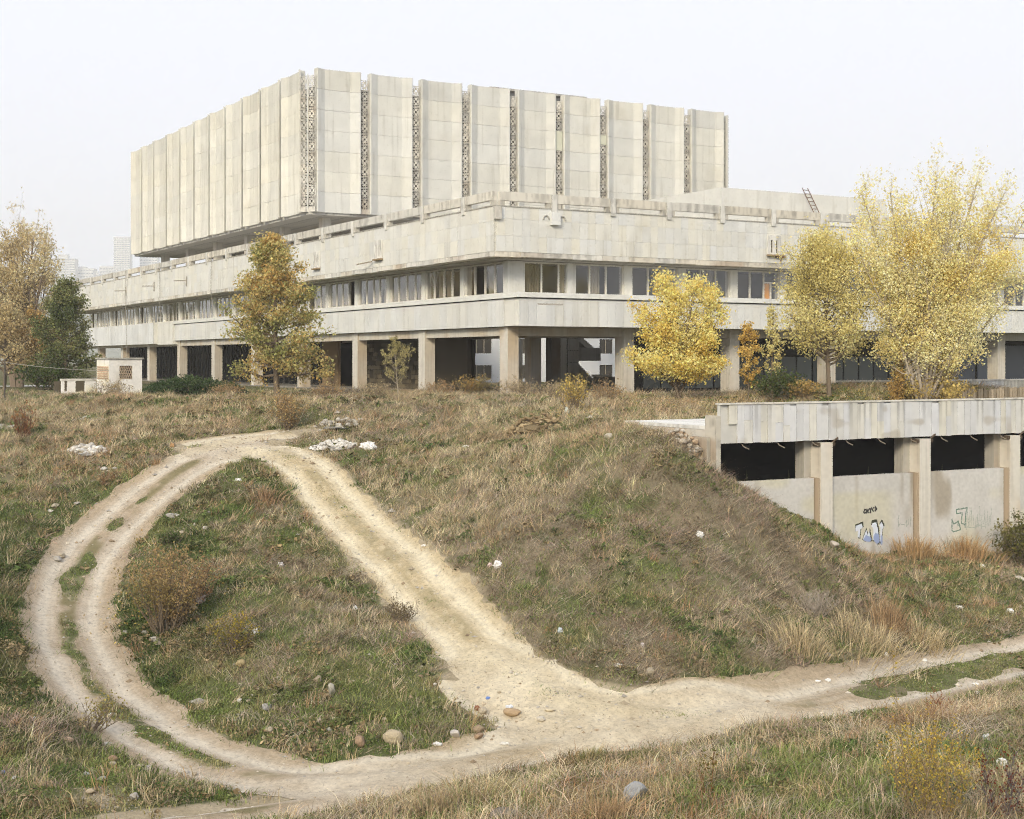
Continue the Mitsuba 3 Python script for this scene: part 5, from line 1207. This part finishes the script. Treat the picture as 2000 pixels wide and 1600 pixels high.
for i, (px, py) in enumerate([(205, 920), (225, 918), (108, 992), (100, 1001), (150, 986), (205, 925), (345, 1010), (335, 1012), (355, 1043), (400, 1035), (112, 1097), (120, 1090)]):
    s = rng.uniform(.25, .5)
    stone('bank_stone', BANKS[i], px, py, (s, s * .7, s * .5), [(0.52, 0.49, 0.44), GRY, BUF][i % 3], 200 + i, group='pale stones along the upper road bend', facet=4)


def pile(name, label, px, py, rx, ry, h, n, smin, smax, cols, seed, piece='stone', Y=0):
    r = np.random.default_rng(seed)
    k = thing(name, label, 'rubble heap')
    c = at(px, py, Y) if Y else G(px, py)
    rest = []
    a = r.uniform(0, 6.28, n); q = np.sqrt(r.random(n))
    s = r.uniform(smin, smax, n)
    o = np.argsort(-s)
    for m, i in enumerate(o):
        x, y = c[0] + rx * q[i] * math.cos(a[i]), c[1] + ry * q[i] * math.sin(a[i])
        p = np.array([x, y, H(x, y)[0] + h * (1 - q[i] ** 2) * r.random()])
        b = rock(p, (s[i], s[i] * r.uniform(.6, .9), s[i] * r.uniform(.4, .8)), seed + 1000 + i, 1, .4, .3, 3)
        col = np.array(cols[r.integers(len(cols))]) * r.uniform(.75, 1.15)
        if m < 60: part(k, piece, b, 'm_paint', color=col)
        else: rest.append((b, col))
    base = rock(np.array([c[0], c[1], c[2] - .12]), (1.7 * rx, 1.7 * ry, 0.75 * h), seed, 3, .45, .7)
    part(k, 'heap', base, 'm_paint', color=np.array(cols[0]) * .55)
    if rest:
        m_, co = vcat(rest)
        labels[put(fresh(k + '__small_' + piece), m_, 'm_paint', color=co)] = {'kind': 'stuff'}


WH = [(0.60, 0.58, 0.54), (0.50, 0.47, 0.42), (0.66, 0.64, 0.60)]
pile('white_rubble_heap', 'long low heap of whitish rubble beside the white sack at the top of the road', 655, 873, 1.35, .55, .28, 130, .14, .36, WH, 301)
pile('white_rubble_heap', 'heap of whitish rubble in the grass left of the road', 172, 884, 1.0, .6, .36, 110, .14, .42, WH, 302)
pile('brown_rubble_heap', 'heap of brown brick rubble on the rise below the building corner', 1042, 838, 1.55, .9, .75, 170, .16, .36, [(0.34, 0.26, 0.15), (0.42, 0.33, 0.2), (0.26, 0.19, 0.11)], 303)
pile('wall_rubble_heap', 'spilled rubble at the broken left end of the parking deck', 1348, 868, .95, .8, .55, 120, .14, .4, [(0.46, 0.40, 0.32), (0.38, 0.28, 0.19), (0.52, 0.48, 0.42)], 304, Y=62.8)
pile('faint_rubble_heap', 'overgrown grey rubble on the grass mound right of the rust-orange bush', 660, 832, 1.4, .9, .25, 60, .12, .4, [(0.38, 0.36, 0.31), (0.44, 0.41, 0.36)], 305)


def litter(name, label, cat_, px, py, size, color, seed, group=None):
    k = thing(name, label, cat_, group)
    c = G(px, py)
    r = np.random.default_rng(seed)
    v = np.array(_ico[2].vertices)
    v *= 1 + 0.9 * (meshkit.noise(v * 2.6 + seed, seed) - .5)[:, None] + 0.5 * (meshkit.noise(v * 6 + seed, seed + 1) - .5)[:, None]
    v = v * np.asarray(size) / 2
    v *= 0.8
    v[:, 2] = v[:, 2] * 1.2
    t = meshkit.fbm(v * 14 + seed, 3, seed)[:, None]
    put(k, (v + c + [0, 0, 0.02 + .12 * size[2]], np.array(_ico[2].faces)), 'm_sheen', color=np.array(color) * (0.55 + 0.55 * t) * [1, .985, .95])


W1 = (0.84, 0.85, 0.86)
litter('white_sack', 'large crumpled white sack beside the whitish rubble heap', 'sack', 719, 877, (0.95, .6, .55), W1, 401)
L = [('plastic_bag', 'crumpled white plastic bag in the weeds right of the straight road', 'bag', 972, 1108, (.36, .3, .34), W1), ('bottle_scrap', 'small white and red scrap left of the bag in the weeds', 'litter', 957, 1107, (.2, .2, .2), (.75, .6, .6)),
     ('plastic_bag', 'torn white bag hanging in weeds mid island', 'bag', 499, 1245, (.3, .25, .46), W1), ('plastic_bag', 'white bag scrap in the upper island grass', 'bag', 548, 1108, (.34, .25, .25), (.72, .70, .74)),
     ('plastic_bag', 'small white bag on the island beside the straight road', 'bag', 694, 1192, (.22, .2, .22), W1), ('white_scrap', 'flat white scrap on the road edge right of the largest boulder', 'litter', 854, 1457, (.34, .24, .12), W1),
     ('white_scrap', 'flat white scrap at the road edge near the stacked stones', 'litter', 985, 1455, (.32, .2, .08), (.72, .70, .66)), ('white_scrap', 'white and blue scrap beside the flat orange-tan stone', 'litter', 995, 1384, (.3, .2, .14), (.68, .72, .80)),
     ('blue_scrap', 'bright blue scrap near the tip of the island', 'litter', 953, 1367, (.15, .12, .12), (.13, .24, .62)), ('white_scrap', 'white scrap at the foot of the slope beyond the road junction', 'litter', 1207, 1303, (.34, .2, .14), W1),
     ('white_scrap', 'small white scrap on the slope above the road junction', 'litter', 1255, 1265, (.16, .16, .2), (.75, .7, .74)), ('blue_white_scrap', 'pale blue scrap in the green patch right of the straight road', 'litter', 1094, 1235, (.2, .18, .2), (.62, .72, .82)),
     ('white_scrap', 'white scrap on the yellow bank beside the straight road', 'litter', 830, 1068, (.36, .2, .12), (.78, .74, .68)), ('white_scrap', 'tiny white scrap below the straw tuft at the right', 'litter', 1731, 1282, (.18, .14, .2), W1),
     ('white_scrap', 'left one of two white scraps on the grass before the road', 'litter', 1597, 1333, (.24, .16, .08), W1), ('white_scrap', 'right one of two white scraps on the grass before the road', 'litter', 1617, 1331, (.26, .18, .12), W1),
     ('white_scrap', 'white scrap in the short grass near the right-hand track', 'litter', 1806, 1293, (.2, .16, .14), W1), ('plastic_bag', 'white bag in the grass far right below the parking deck', 'bag', 1973, 1196, (.4, .3, .22), W1), ('plastic_bag', 'flat white bag right of the rusty grass below the parking deck', 'bag', 1872, 1188, (.4, .3, .14), W1),
     ('white_scrap', 'white scrap on the near verge of the right-hand track', 'litter', 1911, 1355, (.3, .22, .1), W1), ('white_scrap', 'white scrap a little behind the one on the near verge', 'litter', 1906, 1338, (.3, .22, .1), W1),
     ('plastic_bag', 'big crumpled white bag behind the dark red foreground shrub', 'bag', 1958, 1498, (.3, .26, .26), W1), ('plastic_bag', 'white and blue bag between the golden and the dark red foreground shrubs', 'bag', 1927, 1449, (.24, .22, .24), (.70, .74, .78)),
     ('cardboard_scrap', 'flat pale cardboard below the white and blue bag', 'litter', 1928, 1470, (.42, .3, .12), (.56, .50, .44)), ('plastic_bag', 'white bag at the upper island tip near the junction', 'bag', 465, 940, (.4, .25, .2), W1),
     ('plastic_bag', 'white bag on the dark left bank above the bend', 'bag', 63, 1407, (.22, .18, .14), W1), ('white_scrap', 'white strip of litter on the dark left bank', 'litter', 42, 1358, (.4, .1, .08), (.74, .74, .74)), ('blue_scrap', 'blue scrap at the left edge of the foreground', 'litter', 6, 1512, (.16, .14, .12), (.12, .2, .5)),
     ('white_scrap', 'white scrap right of the blue one in the left foreground', 'litter', 29, 1524, (.18, .14, .12), W1), ('white_scrap', 'pale scrap above the gravel patch at the lower left', 'litter', 168, 1515, (.22, .16, .1), (.66, .72, .76)),
     ('plastic_bag', 'white bag on the slope above the painted wall', 'bag', 1367, 1049, (.34, .25, .3), W1), ('white_scrap', 'white scrap on the grass below the golden shrub', 'litter', 1152, 822, (.5, .4, .35), (.7, .7, .68)), ('white_scrap', 'white scrap upslope right of the white sack', 'litter', 910, 874, (.4, .3, .14), W1),
     ('plastic_bag', 'white rag caught in the golden shrub', 'bag', 1107, 812, (.3, .25, .7), (.66, .72, .68)), ('white_scrap', 'white scrap in rusty grass by the last pillar of the parking deck', 'litter', 1918, 1108, (.4, .3, .2), W1), ('plastic_bag', 'white block at the right edge below the olive-green bush', 'litter', 1990, 1135, (.6, .4, .35), (.66, .64, .6)),
     ('orange_scrap', 'small orange object standing at the upper road junction', 'litter', 336, 873, (.26, .24, .3), (.50, .30, .14)), ('white_scrap', 'white scrap low on the left side of the road bend', 'litter', 218, 1398, (.25, .14, .1), W1)]
for i, (n_, lab, c_, px, py, s, col) in enumerate(L): litter(n_, lab, c_, px, py, s, col, 500 + i)

# gravel
r = np.random.default_rng(90)
n = 5200
q = ctr[r.integers(0, len(ctr), n)] + r.normal(size=(n, 2)) * 1.9
spots2 = np.vstack([G(px, py)[:2] + r.normal(size=(m, 2)) * rad for px, py, m, rad in [(190, 1560, 240, .6), (220, 1500, 120, .6), (1000, 1390, 220, 1.4), (600, 1400, 180, 2.0), (900, 1440, 120, 1.5), (330, 1520, 120, 1.0), (450, 1360, 120, 1.6), (800, 860, 160, 3), (1250, 870, 160, 2.5), (1230, 1300, 100, 2), (1530, 1560, 140, .9), (500, 1060, 120, 3), (90, 950, 140, 3), (640, 815, 120, 2.5), (1300, 845, 120, 1.5), (780, 1330, 120, 1.5)]])
q = np.vstack([q, spots2]); n = len(q)
s = 0.018 * np.exp(r.normal(size=n) * .6) * (q[:, 1] / 42)
oc = np.array([[1, 0, 0], [-1, 0, 0], [0, 1, 0], [0, -1, 0], [0, 0, 1], [0, 0, -.6]], float)
of_ = np.array([[0, 2, 4], [2, 1, 4], [1, 3, 4], [3, 0, 4], [2, 0, 5], [1, 2, 5], [3, 1, 5], [0, 3, 5]])
v = oc[None] * s[:, None, None] * r.uniform(.6, 1.5, (n, 6, 1)) * [1, 1, .7]
v[:, :, 0] += q[:, :1]; v[:, :, 1] += q[:, 1:]
v[:, :, 2] += (H(q[:, 0], q[:, 1]) + .012)[:, None]
f = (of_[None] + (np.arange(n) * 6)[:, None, None]).reshape(-1, 3)
col = np.repeat(np.array([[.44, .37, .27], [.40, .37, .33], [.52, .47, .39], [.33, .25, .17]])[r.integers(0, 4, n)] * r.uniform(.7, 1.15, (n, 1)), 6, axis=0)
k = thing('gravel', 'loose pebbles strewn over the dirt road and its verges', 'gravel', kind='stuff')
put(k, (v.reshape(-1, 3), f), 'm_paint', color=col)

# fallen leaves under the yellow trees
r = np.random.default_rng(95)
q = np.vstack([at(px, 780, Y)[:2] + r.normal(size=(m, 2)) * rad for px, Y, m, rad in [(1322, 81, 1500, 2.6), (1613, 80, 900, 2.2), (1802, 80, 900, 2.5), (1462, 82, 300, 1.0), (541, 90, 900, 2.4), (1122, 74, 300, 1.0), (322, 54.5, 300, 1.4)]])
n = len(q)
d1 = r.normal(size=(n, 3)) * [1, 1, .35]; d1 /= np.linalg.norm(d1, axis=1, keepdims=True)
d2 = np.cross(d1, [0, 0, 1.0] + r.normal(size=(n, 3)) * .3); d2 /= np.linalg.norm(d2, axis=1, keepdims=True)
c = np.c_[q, H(q[:, 0], q[:, 1]) + r.uniform(.03, .2, n)]
v = np.stack([c - d1 * .06, c + d2 * .045, c + d1 * .06, c - d2 * .045], 1).reshape(-1, 3)
k4 = np.arange(n)[:, None] * 4
k = thing('fallen_leaves', 'fallen yellow and brown leaves in the grass under the trees', 'leaves', kind='stuff')
put(k, (v, np.vstack([k4 + [0, 1, 2], k4 + [0, 2, 3]])), 'm_leaf', color=np.repeat(np.array([[.62, .45, .12], [.5, .33, .1], [.7, .55, .18], [.36, .24, .1]])[r.integers(0, 4, n)], 4, axis=0))

# ---------------------------------------------------------------- grass and weeds
def scatter(n, seed, y0=17.0, y1=104.0, p=0.55):
    r = np.random.default_rng(seed)
    a = 1 - p
    Y = (y0 ** (a + .5) + r.random(n) * (y1 ** (a + .5) - y0 ** (a + .5))) ** (1 / (a + .5))
    return np.stack([r.uniform(-1, 1, n) * (0.385 * Y + 3.0), Y], 1)


q = scatter(int(GRASS_TUFTS * 1.3), 91)
sp_ = np.random.default_rng(93)
sx = np.vstack([sp_.uniform([g.bounds[0], g.bounds[1]], [g.bounds[2], g.bounds[3]], (int(14 * (g.bounds[2] - g.bounds[0]) * (g.bounds[3] - g.bounds[1])), 2)) for g in strips])
q = np.vstack([q, sx[shapely.contains_xy(strip_poly, sx[:, 0], sx[:, 1])][:3500]])
r = np.random.default_rng(92)
lat_, d_, i_ = lateral(q)
onroad = shapely.contains_xy(road_poly, q[:, 0], q[:, 1])
edge_d = shapely.distance(road_poly.boundary, shapely.points(q))
in_strip_q = shapely.contains_xy(strip_poly, q[:, 0], q[:, 1])
strip_ok = in_strip_q & (r.random(len(q)) < .9)
strip_ok |= onroad & (np.abs(lat_) < 0.3) & (lane[i_] == 1) & (hum(q, 0.35, 78) > 0.12) & (r.random(len(q)) < .35)
bareq = RegularGridInterpolator((gy, gx), guv[:, 1].reshape(XX.shape), bounds_error=False, fill_value=0)(q[:, ::-1])
ok = (~onroad & (r.random(len(q)) > 1.0 * np.clip(bareq - 0.15, 0, 0.93) * (edge_d < 2.5) - 0)) | strip_ok
ok &= ~(~onroad & (r.random(len(q)) < 0.8 * bareq ** 1.5))
uu, vv_ = (q - O) @ U, (q - O) @ V
ok &= ~((uu > -0.6) & (vv_ > -0.7))
uw, vw = (q - OW) @ U, (q - OW) @ V
ok &= ~((uw > -0.1) & (vw > 0.0) & (vw < 0.6))
ok &= ~((uw > -0.1) & (vw > -0.1) & (vw < 7.7))
hl = (q - hc[:2]) @ np.stack([hu, hv], 1)
ok &= ~((hl[:, 0] > -0.1) & (hl[:, 0] < 3.3) & (hl[:, 1] > -0.05) & (hl[:, 1] < 2.7))
q, strip_q = q[ok], (strip_ok & (onroad | in_strip_q))[ok]
w = growth(q)
kind = (w.cumsum(1) > r.random((len(q), 1))).argmax(1)
kind = np.where(strip_q, 0, kind)
kind = np.where((vv_[ok] < 0) & (vv_[ok] > -26) & (uu[ok] > -3) & (kind == 4), 1, kind)
PAL = [1.17 * x_ for x_ in [np.array([[.12, .16, .05], [.16, .195, .065], [.19, .20, .08], [.24, .22, .105]]), np.array([[.38, .315, .20], [.46, .385, .26], [.32, .255, .16], [.41, .315, .20]]),
       np.array([[.28, .225, .17], [.33, .275, .21], [.22, .18, .125], [.31, .235, .185]]), np.array([[.32, .205, .115], [.27, .165, .095], [.38, .265, .155], [.30, .22, .125]]), np.array([[.055, .08, .028], [.075, .105, .036], [.095, .10, .042], [.12, .11, .055]])]]
SPEC = [(0.13, .05, .24, .5, 22), (0.25, .11, .22, .5, 17), (0.23, .09, .28, 1.0, 20), (0.28, .10, .18, .5, 17), (0.19, .07, .26, .6, 22)]
NAMES = [('green_grass', 'short green grass over the island and the verges of the dirt road'), ('dry_grass', 'dry straw-coloured grass over the slopes and the field'), ('grey_weeds', 'matted grey-brown dead weeds over the slope below the building'), ('rust_weeds', 'rust-coloured dried weeds in patches on the slopes'), ('dark_weeds', 'dark green low weeds over the bank left of the road bend')]
for k_ in range(KINDS):
    h0, hs, sp, lean, nb = SPEC[k_]
    t = q[kind == k_]
    st_ = strip_q[kind == k_]
    n = len(t)
    if n == 0: continue
    hh = np.maximum(.05, r.normal(h0, hs, n)) * (0.8 + 0.9 * (meshkit.fbm(np.c_[t * .8, t[:, 0] * 0], 3, 40 + k_))) * np.where(st_, .45, 1)
    col_t = PAL[k_][np.minimum((np.clip(meshkit.fbm(np.c_[t * .5, t[:, 0] * 0], 3, 50 + k_) * 1.6 - .3, 0, .999) * 4).astype(int), 3)]
    wind = r.normal(size=(n, 2)) * .75 + [0.2, -0.1]
    for part_i in range(1):
        N = n * nb
        ti = np.repeat(np.arange(n), nb)
        b = t[ti] + r.normal(size=(N, 2)) * (sp * (0.7 + .6 * r.random(n)))[ti][:, None] * .75
        h = hh[ti] * r.uniform(.45, 1.25, N)
        ln = (wind[ti] + r.normal(size=(N, 2)) * .8) * (lean * h)[:, None]
        wd = (0.0030 + 0.00019 * b[:, 1]) * r.uniform(.6, 1.4, N) * (1.25 if k_ in (0, 4) else .95)
        th = r.uniform(0, np.pi, N)
        dx = np.stack([np.cos(th), np.sin(th)], 1) * wd[:, None]
        z = H(b[:, 0], b[:, 1]) - .02
        nr = b[:, 1] < 44
        vs = np.empty((N, 3, 3))
        vs[:, 0] = np.c_[b - dx, z]; vs[:, 1] = np.c_[b + dx, z]; vs[:, 2] = np.c_[b + ln, z + h * np.sqrt(np.maximum(.15, 1 - .5 * (lean * .8) ** 2))]
        # near blades bend: split into two pieces with a mid section
        mid = .5 * (vs[:, 0] + vs[:, 1]) * .42 + vs[:, 2] * .58
        mid = mid + np.c_[-ln * .22, h * .10]
        A = vs[~nr].reshape(-1, 3)
        fa = np.arange(len(A)).reshape(-1, 3)
        nn = nr.sum()
        D3 = np.c_[dx, np.zeros(N)][nr] * .62
        Bv = np.stack([vs[nr, 0], vs[nr, 1], mid[nr] + D3, mid[nr] - D3, vs[nr, 2]], 1)
        i0 = np.arange(nn)[:, None] * 5 + len(A)
        fb = np.vstack([i0 + [0, 1, 2], i0 + [0, 2, 3], i0 + [3, 2, 4]])
        col = col_t[ti] * np.exp(r.normal(size=(N, 1)) * .24) * (1 + r.normal(size=(N, 3)) * .05)
        cA, cB = np.repeat(col[~nr], 3, axis=0), np.repeat(col[nr], 5, axis=0)
    k = thing(NAMES[k_][0], NAMES[k_][1], 'grass' if 'grass' in NAMES[k_][0] else 'weeds', kind='stuff')
    put(k, (np.vstack([A, Bv.reshape(-1, 3)]), np.vstack([fa, fb])), 'm_grass', color=np.clip(np.vstack([cA, cB]), .004, .9))

# broad-leaved low weeds among the grass
r = np.random.default_rng(97)
t = q[((kind == 0) | (kind == 4) | (r.random(len(q)) < .12)) & ~strip_q]
t = t[(hum(t, .6, 61) + .3 * hum(t, 2.2, 62)) > 0.03]
t = t[r.random(len(t)) < 0.7]
n, m = len(t), 14
c0 = np.repeat(t, m, axis=0) + r.normal(size=(n * m, 2)) * .11
c = np.c_[c0, H(c0[:, 0], c0[:, 1]) + r.uniform(.02, .2, n * m)]
s1 = (.010 + .00085 * c[:, 1:2]) * np.exp(.4 * r.normal(size=(n * m, 1)))
d1 = r.normal(size=(n * m, 3)) * [1, 1, .55]; d1 /= np.linalg.norm(d1, axis=1, keepdims=True)
d2 = np.cross(d1, [0, 0, 1.0] + r.normal(size=(n * m, 3)) * .6); d2 /= np.linalg.norm(d2, axis=1, keepdims=True)
v = np.stack([c - d1 * s1, c + d2 * s1 * .55, c + d1 * s1, c - d2 * s1 * .55], 1).reshape(-1, 3)
k4 = np.arange(n * m)[:, None] * 4
wp = np.array([[.06, .09, .03], [.10, .13, .045], [.14, .15, .06], [.20, .15, .08], [.26, .20, .12]])
wc = wp[np.minimum((np.clip(meshkit.fbm(np.c_[t * .7, t[:, 0] * 0], 3, 64) * 1.7 - .3, 0, .999) * 5).astype(int), 4)]
k = thing('leafy_weeds', 'low broad-leaved weeds growing through the grass', 'weeds', kind='stuff')
put(k, (v, np.vstack([k4 + [0, 1, 2], k4 + [0, 2, 3]])), 'm_grass', color=np.repeat(np.repeat(wc, m, axis=0) * np.exp(.3 * r.normal(size=(n * m, 1))), 4, axis=0))

# tall tufts of their own
def tuft(name, label, px, py, h, rad, n, pal, seed, lean=.35, cat_='grass tuft'):
    r = np.random.default_rng(seed)
    k = thing(name, label, cat_)
    c = G(px, py)
    b = c[:2] + r.normal(size=(n, 2)) * rad * .5
    hh = h * r.uniform(.5, 1.1, n)
    ln = (b - c[:2]) * .6 + (r.normal(size=(n, 2)) * .5 + [.3, 0]) * lean * hh[:, None]
    wd = (0.0034 + .0002 * c[1]) * r.uniform(.6, 1.3, n)
    th = r.uniform(0, np.pi, n)
    dx = np.stack([np.cos(th), np.sin(th)], 1) * wd[:, None]
    z = H(b[:, 0], b[:, 1]) - .02
    lo, hi = np.c_[b, z], np.c_[b + ln, z + hh]
    mid = lo * .45 + hi * .55 + np.c_[-ln * .2, hh * .08]
    D = np.c_[dx, np.zeros(n)]
    v = np.stack([lo - D, lo + D, mid + D * .7, mid - D * .7, hi], 1).reshape(-1, 3)
    i0 = np.arange(n)[:, None] * 5
    put(k, (v, np.vstack([i0 + [0, 1, 2], i0 + [0, 2, 3], i0 + [3, 2, 4]])), 'm_grass', color=np.repeat(np.array(pal)[r.integers(0, len(pal), n)] * np.exp(r.normal(size=(n, 1)) * .18), 5, axis=0))


ST = [(.48, .39, .24), (.40, .32, .19), (.50, .42, .27)]
tuft('straw_tuft', 'tall pale straw tuft in the middle of the right-hand slope', 1660, 1262, .62, 1.8, 420, ST, 601)
tuft('straw_tuft', 'tall pale straw tuft just right of the middle one on the right-hand slope', 1712, 1258, .72, 1.3, 320, ST, 602)
tuft('straw_tuft', 'lower straw tuft left of the dead brushwood foot', 1565, 1262, .7, 1.0, 420, ST, 603)
tuft('straw_tuft', 'straw tuft right of the rusty weeds on the right-hand slope', 1812, 1258, .75, 1.0, 380, ST, 604)
tuft('rust_tuft', 'rust-red upright weed tuft above the straw tufts', 1738, 1232, 1.2, .6, 420, [(.36, .25, .15), (.31, .21, .12)], 605)
tuft('rust_tuft', 'rust-red weed tuft at the foot of the middle pillar of the parking deck', 1790, 1088, 1.1, 1.1, 420, [(.38, .24, .12), (.44, .31, .17)], 606)
tuft('rust_tuft', 'rust-orange weed tuft before the right-hand wall bay of the parking deck', 1890, 1090, 1.1, 1.0, 420, [(.38, .24, .12), (.44, .31, .17)], 607)
tuft('rust_tuft', 'rust-coloured weed tuft at the top of the island beside the straight road', 522, 975, .55, .8, 260, [(.40, .28, .18), (.34, .22, .13)], 608)
tuft('road_tuft', 'round green and straw tuft growing into the near edge of the road', 1150, 1500, .5, .32, 420, [(.13, .15, .05), (.36, .28, .15), (.42, .33, .18)], 609)
tuft('road_tuft', 'smaller green tuft right of the round one at the near road edge', 1247, 1492, .36, .22, 240, [(.12, .14, .05), (.2, .18, .08)], 610)
tuft('foreground_straw', 'thin dry stalks standing before the road in the lower middle foreground', 925, 1585, .75, .9, 420, [(.38, .30, .19), (.34, .25, .15), (.26, .26, .12)], 611, lean=.2)
tuft('foreground_straw', 'dry stalks standing before the road at the lower left of the middle foreground', 845, 1600, .7, .55, 220, [(.38, .30, .19), (.32, .24, .14)], 612, lean=.2)
tuft('foreground_straw', 'red-brown weeds in the near foreground left of the angular slab', 1180, 1610, .55, .6, 380, [(.33, .22, .13), (.38, .27, .16)], 613)
tuft('foreground_straw', 'brown weeds on the verge before the right-hand track', 1800, 1420, .6, 1.0, 520, [(.32, .21, .12), (.26, .17, .1)], 614)
# ---------------------------------------------------------------- the air
scene['air'] = {'type': 'homogeneous', 'albedo': {'type': 'rgb', 'value': [0.95, 0.955, 0.965]}, 'sigma_t': HAZE}
labels['haze'] = {'kind': 'stuff', 'label': 'thin pale autumn haze over the whole place', 'category': 'haze'}
scene['haze'] = {'type': 'cube', 'to_world': T().translate([0, 1700, 184]).scale([3600, 2100, 196]), 'bsdf': {'type': 'null'}, 'interior': {'type': 'ref', 'id': 'air'}}
scene['camera']['medium'] = {'type': 'ref', 'id': 'air'}
